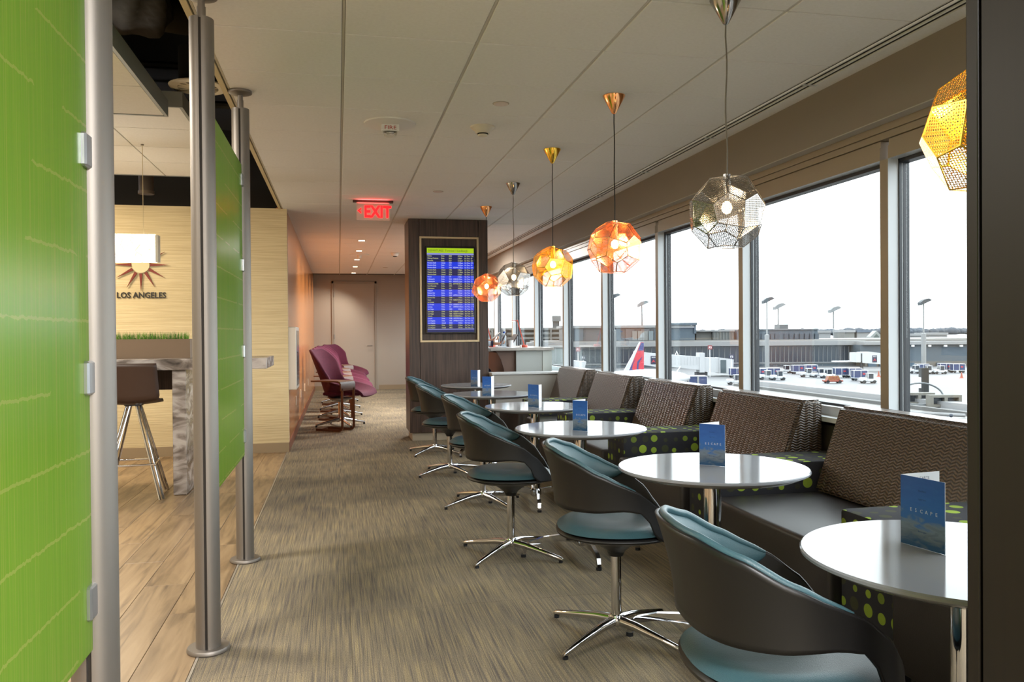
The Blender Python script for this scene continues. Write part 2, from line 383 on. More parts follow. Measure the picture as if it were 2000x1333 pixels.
def perf(name, col, rough):
    n = NB(name); tc = n.n('TexCoord'); sp = n.n('SeparateXYZ'); n.l(tc.outputs['UV'], sp.inputs[0]); P = 0.0070
    a = n.math('ABSOLUTE', n.math('SUBTRACT', n.math('FRACT', n.math('DIVIDE', sp.outputs[0], P)), 0.5))
    b = n.math('ABSOLUTE', n.math('SUBTRACT', n.math('FRACT', n.math('DIVIDE', sp.outputs[1], P)), 0.5))
    hole = n.math('LESS_THAN', n.math('MAXIMUM', a, b), 0.335)
    n.l(n.math('SUBTRACT', 1.0, hole), n.b.inputs['Alpha'])
    n.b.inputs['Base Color'].default_value = C(*col); n.b.inputs['Metallic'].default_value = 1.0; n.b.inputs['Roughness'].default_value = rough; return n.m
PERF = {k: (perf('etched_'+k, c, 0.2), mat('folded_edge_'+k, c, 0.25, 1.0), mat('canopy_'+k, c, 0.16, 1.0)) for k, c in
        {'brass': (250, 204, 84), 'copper': (252, 184, 128), 'steel': (158, 154, 150)}.items()}
def skyprint():
    n = NB('blue_sky_print'); tc = n.n('TexCoord'); sp = n.n('SeparateXYZ'); n.l(tc.outputs['UV'], sp.inputs[0])
    g = n.noise(n.mapped('UV', (3.0, 11, 1)), 1.0, 5, 0.8)
    t = n.math('ADD', sp.outputs[1], n.math('MULTIPLY', n.math('SUBTRACT', g, 0.5), 0.55))
    c = n.ramp(t, [(0.02, C(40, 84, 128)), (0.17, C(104, 118, 136)), (0.30, C(120, 136, 156)), (0.42, C(54, 110, 184)), (0.6, C(44, 106, 192)), (1.0, C(34, 92, 180))])
    n.l(c, n.b.inputs['Base Color']); n.b.inputs['Roughness'].default_value = 0.35; return n.m
M_skyprint = skyprint()

# ------------------------------------------------------------------ setting: floor
CEIL = 2.602; YB, YF = -3.6, 18.8; XL = -4.6; XW = 2.74
fl = struct(MB().box(XL, 2.98, YB, YF+.1, -0.12, -0.012).build('floor', mat('floor_screed', (70, 62, 54), 0.9)), 'floor')
ct = MB().box(-.3035, .3035, -.3035, .3035, -0.010, 0.0).mesh('carpet_tile', M_carpet)
nx = 6; wx = (2.94+.54)/nx
for i in range(nx):
    for j in range(37):
        y = YB + .31 + j*.6096
        if y > YF: continue
        o = inst(ct, 'carpet_tile', fl, (-.54+wx*(i+.5), y, 0)); o.scale = (wx/.608, 1, 1)
pw, pl = 0.203, 1.22
pm = MB().rbox(-pw/2+.0012, pw/2-.0012, -pl/2+.0012, pl/2-.0012, -0.011, 0.0, .0012, 1).mesh('plank', M_plank)
for i in range(17):
    off = (i*0.46) % 1.22
    for j in range(-1, 10):
        y = -1.6 + off + j*pl
        if y+pl/2 < -1.2: continue
        s = 1.0; y0, y1 = y-pl/2, y+pl/2
        y1 = min(y1, 9.012)
        if y1-y0 < .05: continue
        inst(pm, 'plank', fl, (-.553-pw*(i+.5), (y0+y1)/2, 0), scale=(1, (y1-y0)/pl, 1))
struct(MB().box(-.551, -.541, YB, 9.03, -0.01, 0.002).build('trim_1', mat('edge_strip_metal', (190, 186, 180), 0.35, 0.8)), 'thin metal strip between carpet and wood-look planks')

# ------------------------------------------------------------------ ceiling
tw = 0.6096; tx0 = 0.0358; ty0 = 4.3533
cl = MB(); cl.box(-.60, 2.484, YB, YF, CEIL+.012, CEIL+.06, 1)
for k in range(-1, 5): x = tx0+k*tw; cl.box(x-.0055, x+.0055, YB, YF, CEIL+.004, CEIL+.0125)
ceil_o = struct(cl.build('ceiling', [mat('ceiling_tee', (196, 192, 182), 0.5), mat('ceiling_gap', (84, 80, 74), 0.8)]), 'suspended tile ceiling')
tm = MB().rbox(-tw/2+.0075, tw/2-.0075, -tw/2+.0042, tw/2-.0042, 0, .011, .003, 1).mesh('ceiling_tile', M_ceil)
for k in range(-1, 4):
    for j in range(-13, 24):
        y = ty0+(j+.5)*tw
        if y < YB+.2 or y > YF-.2: continue
        inst(tm, 'ceiling_tile', ceil_o, (tx0+(k+.5)*tw, y, CEIL))
struct(MB().box(-.612, -.585, YB, 9.03, CEIL-.004, CEIL+.14).build('trim_2', mat('ceiling_edge_paint', (206, 190, 150), 0.6)), 'pale edge trim of the tile ceiling')
# slot diffuser and cove strip
sd = thing('slot_diffuser', 'long white linear air diffuser with two black slots at ceiling edge', 'vent')
b = MB()
for x0, x1 in ((2.486, 2.496), (2.524, 2.534), (2.562, 2.578)): b.box(x0, x1, YB, YF, CEIL-.005, CEIL+.003)
b.build('blade', M_ceil, sd)
MB().box(2.486, 2.578, YB, YF, CEIL+.003, CEIL+.01).build('dark_slot', M_blk, sd)
for j in range(-3, 15):
    b = MB().box(2.486, 2.577, 4.03+j*1.22-.004, 4.03+j*1.22+.004, CEIL-.008, CEIL-.002).build('joint_bar', M_walu, sd)
# walls
wr = struct(MB().box(2.66, 2.98, YB, YF, 2.305, CEIL+.06).build('wall_right', M_taupe), 'taupe soffit above the windows')
MB().box(2.578, 2.66, YB, YF, CEIL-.002, CEIL+.05).build('cove_strip', M_ceil, wr)
MB().box(2.80, 2.98, YB, YF, 0, .738).build('apron_wall', M_greyp, wr)
MB().box(2.655, 2.80, YB, YF, 2.300, 2.305).build('soffit_edge', M_greyp, wr)
struct(MB().box(-.635, -.535, 9.03, YF, 0, CEIL+.0115).build('wall_left', M_owood), 'orange wood-panelled wall')
wf = struct(MB().box(XL, -.527, 9.028, 9.12, 0, CEIL+.002).build('wall_front', M_creamw), 'ribbed cream wall')
struct(MB().box(XL, -.525, 9.014, 9.028, 0, .10).build('baseboard_front', M_base), 'baseboard of the cream wall')
wd = struct(MB().box(-.64, 2.98, YF, YF+.1, 0, CEIL+.3).build('wall_far', M_doorp), 'greige far wall')
struct(MB().box(.90, 2.9, YF-.012, YF, 0, .10).box(-.535, -.15, YF-.012, YF, 0, .10).build('baseboard_far', M_base), 'far wall baseboard')
struct(MB().box(-.535, -.523, 9.03, YF, 0, .10).build('baseboard_left', mat('dark_cherry_base', (120, 66, 40), 0.4)), 'left wall baseboard')
struct(MB().box(XL-.1, 2.98, YB-.1, YB, 0, 3.7).build('wall_back', mat('back_wall_paint', (196, 184, 164), 0.8)), 'wall behind the viewer')
struct(MB().box(XL-.1, XL, YB, 9.4, 0, 3.7).build('wall_side', mat('side_wall_paint', (206, 192, 164), 0.8)), 'wall beyond the bar')
struct(MB().box(XL-.1, -.612, YB, 9.9, 3.6, 3.7).box(-.64, -.60, YB, 9.9, CEIL+.14, 3.6).box(XL-.1, -.6, 9.8, 9.9, 2.4, 3.6).box(-.635, -.535, 9.12, 9.9, CEIL+.002, 3.6).build('wall_plenum', M_blk), 'black painted ceiling void')
# vertical corner trim of the wood wall
# far door
dr = thing('door_1', 'greige flush door in the far wall', None, (.36, YF, 0)); dr['kind'] = 'structure'
fr = MB(); fr.box(-.50, -.455, -.03, 0, 0, 2.46); fr.box(.455, .50, -.03, 0, 0, 2.46); fr.box(-.50, .50, -.03, 0, 2.415, 2.46); fr.build('door_frame', mat('door_frame_paint', (150, 140, 128), 0.55), dr)
MB().box(-.45, .45, -.015, 0, .01, 2.41).build('door_leaf', M_doorp, dr)
for z in (.35, 1.2, 2.15): MB().cyl((-.452, -.03, z-.05), .011, 0, .11, 8).build('hinge', M_alu, dr, 40)
lv = MB(); lv.tube([(.39, -.015, 1.0), (.39, -.06, 1.0), (.28, -.06, 1.0)], .009); lv.cyl((.39, -.018, 1.0), .02, -.0, .002); lv.build('door_handle', M_alu, dr, 40)

# windows
MY = [3.655+1.524*k for k in range(-4, 11)]
for i in range(len(MY)-1):
    y0, y1 = MY[i], MY[i+1]
    wn = thing('window_%d' % (i+1), 'tall window bay with aluminium mullion', None, (XW, y0, 0)); wn['kind'] = 'structure'
    W = y1-y0
    m = MB(); m.box(0, .06, 0, .0635, .765, 2.125); m.mi = {k: 1 for k in range(len(m.f)) if k in (2, 4)}
    m.build('mullion', [M_wfr, M_walu], wn)
    MB().box(.06, .075, -.008, .071, .765, 2.14).box(.083, .12, -.006, .069, .765, 2.14).build('gasket', M_dark, wn)
    MB().box(.075, .083, -.004, .068, .765, 2.14).build('thermal_break', M_walu, wn)
    h = MB(); h.box(0, .06, .0635, W, 2.125, 2.19); h.box(.006, .06, .0635, W, 2.19, 2.225); h.box(-.006, .06, 0, W, 2.228, 2.262); h.box(-.016, .06, 0, W, 2.264, 2.305)
    h.mi = {0: 1}; h.build('window_head', [M_wfr, M_walu], wn)
    MB().box(.06, .12, .0635, W, 2.105, 2.30).build('head_gasket', M_dark, wn)
    MB().box(.012, .06, .0635, W, .765, .818).box(-.06, .06, 0, W, .738, .765).build('window_sill', M_walu, wn)
    MB().box(.06, .12, .0635, W, .70, .832).build('sill_gasket', M_dark, wn)
    MB().box(.096, .102, .07, W-.01, .832, 2.105).build('pane', M_glass, wn)

# ------------------------------------------------------------------ overhead of the bar area
def cloud(x0, x1, y0, y1, z, label):
    t = thing('ceiling_cloud', label, 'ceiling panel', (0, 0, z), 0, 'suspended ceiling panels over the bar')
    MB().box(x0, x1, y0, y0+.02, 0, .11).box(x0, x1, y1-.02, y1, 0, .11).box(x0, x0+.02, y0+.02, y1-.02, 0, .11).box(x1-.02, x1, y0+.02, y1-.02, 0, .11).build('edge_trim', mat('cloud_edge', (140, 146, 150), 0.5), t)
    g = MB().box(x0+.02, x1-.02, y0+.02, y1-.02, .025, .05); g.build('grid_backing', M_tee, t)
    nx_ = max(1, round((x1-x0)/.61)); ny_ = max(1, round((y1-y0)/.61)); sx = (x1-x0-.04)/nx_; sy = (y1-y0-.04)/ny_
    me = MB().box(-sx/2+.005, sx/2-.005, -sy/2+.005, sy/2-.005, .004, .025).mesh('cloud_tile', M_ceil)
    for i in range(nx_):
        for j in range(ny_): inst(me, 'ceiling_tile', t, (x0+.02+sx*(i+.5), y0+.02+sy*(j+.5), 0))
    for (x, y) in ((x0+.2, y0+.2), (x1-.75, y0+.2), (x0+.2, y1-.2), (x1-.75, y1-.2)): MB().cyl((x, y, .05), .003, 0, 3.55-z-.0, 6).build('hanger_wire', M_dark, t)
cloud(-3.6, -1.085, .6, 5.75, 2.70, 'nearer and lower grey-edged ceiling panel hanging over the bar')
cloud(-4.1, -1.05, 6.06, 8.7, 2.85, 'farther ceiling panel, glowing warm above the bar lamp')
df = thing('round_diffuser', 'round slatted cream air diffuser hanging in the dark ceiling void', 'vent', (-.94, 6.03, 2.98))
MB().lathe([(.135, 0), (.19, 0.004), (.195, .012), (.15, .03), (.135, .03), (.135, 0)], 32, close=False).build('rim', M_cream, df, 40)
MB().cyl((0, 0, .03), .13, 0, .24, 24).build('duct_collar', M_blk, df, 40)
MB().cyl((0, 0, -.004), .035, 0, .02, 16).build('hub', M_cream, df, 40)
bm_ = MB().box(.03, .14, -.006, .012, 0.002, .010).mesh('blade', M_cream)
for k in range(14): inst(bm_, 'blade', df, (0, 0, 0), (.35, 0, 2*PI*k/14))
dk = thing('insulated_duct', 'dark wrapped air duct running across the ceiling void', 'duct')
M_ins = mat('foil_insulation', (74, 62, 44), 0.6, bump=((9, 9, 9), 1.0), vary=((3, 3, 3), 0.5, (40, 34, 26)))
def crumple(u, v):
    a = 2*PI*u; y = 2.0+v*3.75; r = .21+.02*math.sin(7*a+v*40)+.02*math.sin(v*23+3*a)
    return (-1.15+r*math.cos(a)*1.2-.15*v, y, 3.38+r*math.sin(a)*.8)
MB().grid(crumple, 32, 46, closed_u=True).build('wrap', M_ins, dk, 60)
MB().tube([(-1.3, 5.7, 3.38), (-1.0, 5.98, 3.44)], .11, 16).build('branch', M_ins, dk, 60)
d2 = thing('drop_duct', 'small round duct end hanging above the cream wall', 'duct', (-1.9, 8.9, 2.72))
MB().cyl((0, 0, 0), .07, 0, .9, 20, r2=.08).build('pipe', mat('brown_duct', (60, 48, 36), 0.6), d2, 40); MB().cyl((0, 0, -.02), .078, 0, .03, 20).build('collar', mat('brown_duct2', (74, 60, 46), 0.5), d2, 40)
for k, (z, y) in enumerate(((3.4, 6.9), (3.3, 7.6), (3.45, 8.2))):
    o = MB().tube([(XL, y, z), (-.66, y, z)], .03, 8).build('ceiling_pipe', mat('dark_pipe', (34, 32, 30), 0.5), None, 40)
    tag(o, 'thin dark pipe crossing the black ceiling void, %s of three' % ('nearest', 'middle', 'farthest')[k], 'pipe', 'pipes in the ceiling void')

# ------------------------------------------------------------------ posts and green panels
def post(y, label):
    t = thing('partition_post', label, 'post', (-.517, y, 0), 0, 'posts of the green glass partition')
    MB().lathe([(.078, 0), (.082, .004), (.082, .012), (.078, .018), (.05, .018)], 40).build('base_plate', M_alu, t, 35)
    for s in (-1, 1):
        pts = []
        for k in range(19):
            a = -PI/2+PI*k/18; pts.append((s*(.005+.042*math.cos(a)), .050*math.sin(a)))
        if s < 0: pts = pts[::-1]
        MB().prism(pts, .018, 2.50).build('half_column', M_alu, t, 35)
    MB().box(-.005, .005, -.041, .041, .018, 2.495).build('slot_core', mat('slot_grey', (60, 56, 52), 0.5, 0.6), t)
    MB().cyl((0, 0, 2.50), .017, 0, .05, 16).cyl((0, 0, 2.54), .014, 0, .05, 16).build('neck', M_alu, t, 35)
    MB().lathe([(.02, 2.575), (.05, 2.583), (.062, 2.588), (.062, 2.601)], 32).build('ceiling_plate', M_alu, t, 35)
post(1.895, 'nearest brushed aluminium post, cut off by the green panel at left')
post(3.41, 'middle tall aluminium post standing on the carpet edge')
post(4.72, 'farthest aluminium post with green panel clamped to its near side')
def gpanel(y0, y1, label, ends):
    t = thing('glass_panel', label, 'partition', (-.515, 0, 0), 0, 'green partition panels')
    MB().box(-.006, .006, y0, y1, .595, 2.185).build('sheet', M_green, t)
    for (y, s) in ends:
        for z in (.70, 1.165, 1.635, 2.10):
            if y > 4 or z < 2: MB().rbox(-.014, .016, min(y+.004, y-s*.042), max(y+.004, y-s*.042), z-.035, z+.035, .004, 1).build('clamp', mat('clamp_grey', (186, 188, 192), 0.3, 0.9), t)
gpanel(.35, 1.858, 'large lime green streaked panel filling the left edge of the view', [(1.85, 1)])
gpanel(3.47, 4.70, 'lime green panel between the middle and the farthest post', [(4.68, 1)])

# ------------------------------------------------------------------ bar: slab, stool, planter, lamp
bt = thing('bar_table', 'high bar table of veined grey stone with slab leg', 'table', (0, 0, 0))
MB().rbox(-3.4, -.56, 6.75, 7.48, .985, 1.072, .004, 1).build('top', M_stone, bt)
MB().rbox(-1.275, -1.175, 6.78, 7.44, .004, .985, .003, 1).build('leg', M_stone, bt)
MB().rbox(-3.3, -3.2, 6.78, 7.44, .004, .985, .003, 1).build('leg', M_stone, bt)
MB().box(-3.2, -1.275, 7.30, 7.33, .80, .985).build('apron', M_dwood, bt)
pb = thing('planter_box', 'long brown planter box of short green grass on the bar table', 'planter', (0, 0, 1.0725))
MB().box(-2.7, -1.18, 7.02, 7.035, 0, .155).box(-2.7, -1.18, 7.165, 7.18, 0, .155).box(-2.7, -2.685, 7.035, 7.165, 0, .155).box(-1.195, -1.18, 7.035, 7.165, 0, .155).build('box', mat('planter_brown', (128, 106, 84), 0.5), pb)
MB().box(-2.685, -1.195, 7.035, 7.165, .002, .13).build('soil', mat('soil', (40, 30, 22), 0.9), pb)
g = MB()
for k in range(2600):
    x = random.uniform(-2.68, -1.2); y = random.uniform(7.04, 7.16); h = random.uniform(.075, .105); dx, dy = random.uniform(-.02, .02), random.uniform(-.015, .015); a = random.uniform(0, PI); w_ = .0022
    cx, cy_ = math.cos(a)*w_, math.sin(a)*w_
    g.add([(x-cx, y-cy_, .12), (x+cx, y+cy_, .12), (x+dx, y+dy, .12+h)], [(0, 1, 2)])
M_grass = NB('grass_blades')
_tc = M_grass.mapped('Object', (30, 30, 1)); M_grass.l(M_grass.ramp(M_grass.noise(_tc, 1, 2), [(0.3, C(34, 84, 22)), (0.7, C(118, 178, 40))]), M_grass.b.inputs['Base Color']); M_grass = M_grass.m
go = g.build('grass', M_grass, pb); go['kind'] = 'stuff'
bs = thing('bar_stool', 'dark brown shell bar stool on splayed chrome wire legs', 'stool', (-1.56, 6.80, 0), math.radians(96))
def stool_shell(u, v):
    s = v; y = (u-.5)*2
    if s < .5:
        t = s/.5; x = .19-.36*t; z = .74-.015*math.sin(t*PI)+.06*max(0, t-.75); w_ = .19+.02*math.sin(t*PI)
    else:
        t = (s-.5)/.5; x = -.17-.06*t; z = .755+.29*t; w_ = .20-.015*t
    return (x+.02*y*y*(1 if s > .5 else 0), y*w_, z+.03*y*y*(1-abs(s-.5)*1.6 if s < .9 else 0))
MB().grid(stool_shell, 13, 22).build('shell', mat('brown_shell', (62, 42, 32), 0.45), bs, 60, solid=(.012, 0))
MB().sphere((0.02, 0, .745), .17, 20, 10, sc_=(1, 1.05, .09)).build('seat_pad', mat('teal_pad', (40, 110, 112), 0.5), bs, 60)
for k in range(4):
    a = PI/4+k*PI/2
    for d in (-.16, .16):
        MB().tube([(.05*math.cos(a+d*2.2), .05*math.sin(a+d*2.2), .725), (.30*math.cos(a+d*.35), .30*math.sin(a+d*.35), .006)], .009, 8).build('leg', M_chrome, bs, 40)
fr_ = MB(); R_ = .235; z_ = .27
fr_.tube([(R_*math.cos(PI/4+k*PI/2), R_*math.sin(PI/4+k*PI/2), z_) for k in range(5)], .007, 8); fr_.build('foot_ring', M_chrome, bs, 40)
MB().cyl((0, 0, .715), .07, 0, .02, 20).build('seat_plate', M_dark, bs, 40)
pc = thing('box_pendant', 'bright rectangular pendant shade with branch pattern over the bar', 'lamp', (0, 7.3, 0))
n = NB('lit_branch_shade'); vv_ = n.mapped('Object', (9, 9, 22)); wv = n.n('TexVoronoi', feature='DISTANCE_TO_EDGE'); wv.inputs['Scale'].default_value = 1.0
n.l(vv_, wv.inputs['Vector']); c_ = n.ramp(wv.outputs['Distance'], [(0.0, C(150, 130, 84)), (0.06, C(255, 244, 214))]); n.l(c_, n.b.inputs['Base Color']); n.l(c_, n.b.inputs['Emission Color']); n.b.inputs['Emission Strength'].default_value = 1.5
MB().box(-2.35, -1.485, -.045, .045, 1.87, 2.10).build('shade', n.m, pc)
MB().box(-1.484, -1.462, -.045, .045, 1.87, 2.095).build('end_cap', mat('frosted_end', (220, 216, 200), 0.5), pc)
for x in (-1.58, -2.25): MB().tube([(x, 0, 2.10), (x-.004, 0, 2.2), (x-.004, 0, 2.858)], .0022, 6).build('hanging_wire', mat('wire_cream', (200, 186, 150), 0.5), pc)
MB().cyl((-1.584, 0, 2.845), .012, 0, .008, 12).build('wire_anchor', M_alu, pc)
lamp('POINT', 'bar_lamp_light', (-1.95, 7.3, 1.80), 9, WARM, .08)

# sunburst and lettering
sb = thing('sunburst_sign', 'red-brown metal sunburst with a plain half disc on cream wall', 'sign', (-1.985, 9.028, 1.99))
M_rust = mat('rust_red_metal', (112, 36, 22), 0.45, 0.3); ray_ = MB().prism([(-.015, -.092), (.015, -.092), (.0, -.27)], -.022, -.010, 'y').mesh('ray', M_rust)
for k in range(12): inst(ray_, 'ray', sb, (0, 0, 0), (0, 2*PI*k/12, 0))
MB().lathe([(.085, .004), (.085, .02)], 28, rot=Matrix.Rotation(PI/2, 3, 'X')).build('disc', mat('cream_disc', (214, 200, 160), 0.5), sb, 40)
lt = MB(); add_text(lt, 'LOS ANGELES', .083, lambda x, y: (-2.222+x, 9.018, 1.648+y), sx=.93, bold=.022)
o = lt.build('wall_lettering', mat('black_letters', (20, 14, 10), 0.5), None, solid=(.005, 0)); tag(o, 'black capital letters LOS ANGELES under the sunburst', 'lettering')

# wall cabinet + outlets on the wood wall
wc = thing('wall_cabinet', 'narrow silver wall cabinet with glass front on the wood wall', 'cabinet', (-.535, 9.08, .66))
MB().rbox(0, .09, 0, .62, 0, .68, .006, 2).build('body', mat('cabinet_silver', (206, 196, 184), 0.35, 0.4), wc)
MB().box(.09, .094, .05, .56, .04, .64).build('glass_front', mat('cabinet_glass', (120, 136, 140), 0.1), wc)
for z in (.28, .40): MB().box(.094, .104, .05, .09, z, z+.012).build('latch', M_dark, wc)
for k, y in enumerate((10.6, 11.9, 13.3, 14.8)):
    o = MB().rbox(-.535, -.526, y, y+.075, .36, .48, .003, 1).build('outlet_plate', M_cream); tag(o, 'cream power outlet plate low on the wood wall, %s from the viewer' % ('first', 'second', 'third', 'fourth')[k], 'outlet', 'outlets on the wood wall')

# ------------------------------------------------------------------ ceiling devices
def on_ceiling(name, label, cat, x, y, group=None): return thing(name, label, cat, (x, y, CEIL), 0, group)
t = on_ceiling('fire_strobe', 'round ceiling fire alarm strobe marked FIRE', 'alarm', .337, 5.27)
MB().lathe([(.165, 0), (.163, -.008), (.10, -.014), (.02, -.014)], 40).build('plate', M_white, t, 35)
MB().box(-.055, .055, -.035, .035, -.055, -.014).build('housing', M_white, t)
tt = MB(); add_text(tt, 'FIRE', .034, lambda x, y: (x, -.0362, -.046+y), 'CENTER', 1.25); tt.build('lettering', mat('red_letters', (176, 44, 36), 0.5), t)
MB().lathe([(.045, -.055), (.045, -.062), (.036, -.082), (.005, -.082)], 20).build('lens', M_clear, t, 35)
MB().box(-.022, .022, -.012, .012, -.07, -.056).build('flash_tube', M_chrome, t)
t = on_ceiling('smoke_detector', 'cream conical smoke detector on ceiling tile', 'detector', .935, 5.25)
MB().lathe([(.082, 0), (.08, -.008), (.052, -.03), (.045, -.045), (.02, -.045)], 32).build('body', M_cream, t, 35)
MB().lathe([(.036, -.045), (.036, -.052)], 24).build('slot_ring', M_blk, t, 35); MB().lathe([(.034, -.052), (.030, -.062), (.008, -.066)], 24).build('cap', M_cream, t, 35)
t = on_ceiling('smoke_detector', 'small white smoke detector far down the ceiling before the door', 'detector', .93, 13.6)
MB().lathe([(.07, 0), (.07, -.02), (.05, -.05), (.02, -.055)], 24).build('body', M_white, t, 35); MB().lathe([(.035, -.055), (.03, -.065)], 24).build('cap', M_dark, t, 35)
for k, (x, y) in enumerate(((.947, 4.70), (.939, 7.70), (.94, 16.6))):
    t = on_ceiling('sprinkler_cover', 'flat white disc in ceiling, %s' % ('nearest, right of the fire alarm', 'mid-way, above the dark pillar', 'farthest, near the far door')[k], 'cover plate', x, y, 'sprinkler covers')
    MB().lathe([(.045, -.001), (.043, -.006), (.01, -.0075)], 28).build('disc', mat('pinkish_white', (214, 200, 190), 0.5), t, 35); MB().lathe([(.049, 0), (.049, -.002)], 28).build('shadow_ring', M_tee, t, 35)
DL = [11.88, 13.33, 14.9, 16.44, 18.1]
for k, y in enumerate(DL):
    t = on_ceiling('downlight', 'small lit recessed downlight, %s in the row towards the door' % ('first', 'second', 'third', 'fourth', 'fifth')[k], 'light', .34, y, 'downlights in the corridor ceiling')
    MB().box(-.062, .062, -.062, .062, -.004, -.0005).build('trim_ring', M_white, t); MB().box(-.042, .042, -.042, .042, -.0055, -.004).build('lens', M_lens, t)
    lamp('SPOT', 'downlight_beam', (.34, y, CEIL-.02), 48, (1.0, .90, .76), .05, (0, math.radians(24), 0), 125, .8)
t = on_ceiling('speaker_strobe', 'round ceiling speaker between the downlights', 'speaker', .36, 13.95); MB().lathe([(.16, 0), (.158, -.01), (.05, -.014)], 32).build('plate', M_white, t, 35); MB().lathe([(.04, -.014), (.03, -.06), (.01, -.065)], 20).build('nub', M_white, t, 35)
for (x, y, k) in ((.95, -.9, 0), (.95, -2.7, 1), (-2.3, 1.5, 2), (-2.2, 4.2, 3), (-3.2, 7.7, 4), (1.6, 12.8, 5)):  # glowing panels added for the fill lights, all out of view
    z = {2: 2.70, 3: 2.70, 4: 2.85}.get(k, CEIL); sx = .28 if k == 5 else .57
    t = thing('unseen_fill_panel', ('added fill light panel behind the viewer, nearer', 'added fill light panel behind the viewer, farther', 'unseen fill light panel under the near bar ceiling panel, front', 'unseen fill light panel under the near bar ceiling panel, rear', 'unseen fill light panel under the far bar ceiling panel', 'added fill light panel hidden behind the dark pillar')[k], 'light', (x, y, z), 0, 'unseen fill light panels')
    MB().box(-sx, sx, -.27, .27, -.006, .0).build('frame', M_white, t); MB().box(-sx+.03, sx-.03, -.24, .24, -.008, -.006).build('diffuser', mat('lit_fill_panel', (255, 240, 214), 0.5, emit=(255, 236, 206), es=1.2), t)

# exit sign
t = on_ceiling('exit_sign', 'clear edge-lit EXIT sign with red letters and left arrow', 'sign', .355, 8.33)
MB().box(-.20, .20, -.03, .03, -.022, 0).build('mounting_bar', mat('dark_bronze', (58, 44, 38), 0.4, 0.5), t)
MB().box(-.165, .165, -.004, .004, -.20, -.022).build('acrylic_panel', mat('edge_lit_acrylic', (226, 214, 204), 0.25, alpha=0.62), t)
M_exit = mat('lit_red', (255, 20, 20), 0.5, emit=(255, 16, 22), es=1.5)
tt = MB(); add_text(tt, 'EXIT', .165, lambda x, y: (.045+x, -.0065, -.168+y), 'CENTER', .80, bold=.03); ex = tt.build('lettering', M_exit, t, solid=(.002, 0)); ex['label'] = 'glowing red letters EXIT'
MB().prism([(-.155, -.105), (-.118, -.075), (-.118, -.092), (-.135, -.105), (-.118, -.118), (-.118, -.135)], -.0075, -.0055, 'y').build('arrow', M_exit, t)
lamp('AREA', 'exit_glow', (.355, 8.30, CEIL-.035), .25, (1, .1, .1), .3, (PI, 0, 0), size_y=.03)

# ------------------------------------------------------------------ dark wood pillar with the departures board
pl_ = thing('wood_pillar', 'dark zebra-wood clad pillar holding the departures screen', 'pillar', (0, 0, 0))
x0, x1, y0, y1 = .81, 1.747, 9.54, 10.10
MB().box(x0+.04, x1-.005, y0+.045, y1-.01, 0, CEIL-.002).build('core', M_blk, pl_)
MB().box(x0+.03, x1-.003, y0+.03, y0+.045, 0, .095).box(x0+.03, x0+.04, y0+.045, y1-.02, 0, .095).build('plinth', mat('plinth_metal', (160, 150, 134), 0.5), pl_)
fx0, fx1, fz0, fz1 = .937, 1.636, 1.155, 2.394
fw_ = [(x0, fx0-.003), (fx1+.003, x1)]
for a, b_ in fw_: MB().rbox(a, b_, y0, y0+.03, .095, CEIL-.002, .002, 1).build('veneer_panel', M_dwood, pl_)
MB().rbox(fx0, fx1, y0, y0+.03, fz1+.003, CEIL-.002, .002, 1).build('veneer_panel', M_dwood, pl_)
MB().rbox(fx0, fx1, y0, y0+.03, .095, fz0-.003, .002, 1).build('veneer_panel', M_dwood, pl_)
MB().rbox(x0, x0+.03, y0+.032, y1, .095, CEIL-.002, .002, 1).build('veneer_panel', M_dwood, pl_)
MB().rbox(x1-.005, x1, y0+.032, y1, .095, CEIL-.002, .002, 1).build('veneer_panel', M_dwood, pl_)
f = MB(); f.box(fx0, fx0+.022, y0-.012, y0+.044, fz0, fz1); f.box(fx1-.022, fx1, y0-.012, y0+.044, fz0, fz1); f.box(fx0+.022, fx1-.022, y0-.012, y0+.044, fz1-.022, fz1); f.box(fx0+.022, fx1-.022, y0-.012, y0+.044, fz0, fz0+.022); f.build('inlay_frame', M_gold, pl_)
MB().box(fx0+.022, fx1-.022, y0+.036, y0+.044, fz0+.022, fz1-.022).build('recess_panel', M_dwood, pl_)

db = thing('departures_board', 'blue lit departures screen hung upright in the pillar recess', 'screen', (1.295, y0-.01, 1.765))
W2, H2 = .276, .492
MB().rbox(-W2-.017, W2+.017, -.03, .044, -H2-.018, H2+.022, .004, 1).build('housing', mat('black_bezel', (12, 12, 14), 0.25), db)
def flat(mb, x0, x1, z0, z1, d=.0, m=0): mb.box(x0, x1, -.0312-d, -.030, z0, z1, m)
def em(name, c, s=1.0): return mat(name, (5, 5, 5), 0.35, emit=c, es=s)
ys = .36
s_ = MB(); flat(s_, -W2, W2, -H2, H2); s_.build('screen', em('screen_navy', (16, 26, 100), ys), db)
hd = MB(); flat(hd, -W2, W2, H2-.058, H2, .0006); hd.build('header_bar', em('header_lime', (176, 214, 16), ys), db)
MBt = MB(); add_text(MBt, 'DEPARTURES  Terminal 1-Lindbergh', .036, lambda x, y: (-W2+.012+x, -.0330, H2-.042+y), sx=.86); MBt.build('header_text', em('header_ink', (40, 60, 10), .4), db)
sub = MB(); flat(sub, -W2, W2, H2-.080, H2-.060, .0006); sub.build('column_heading_bar', em('pale_bar', (150, 156, 226), ys), db)
ft = MB(); flat(ft, -W2, W2, -H2+.030, -H2+.038, .0006); ft.build('footer_line', em('pale_bar', (150, 156, 226)), db)
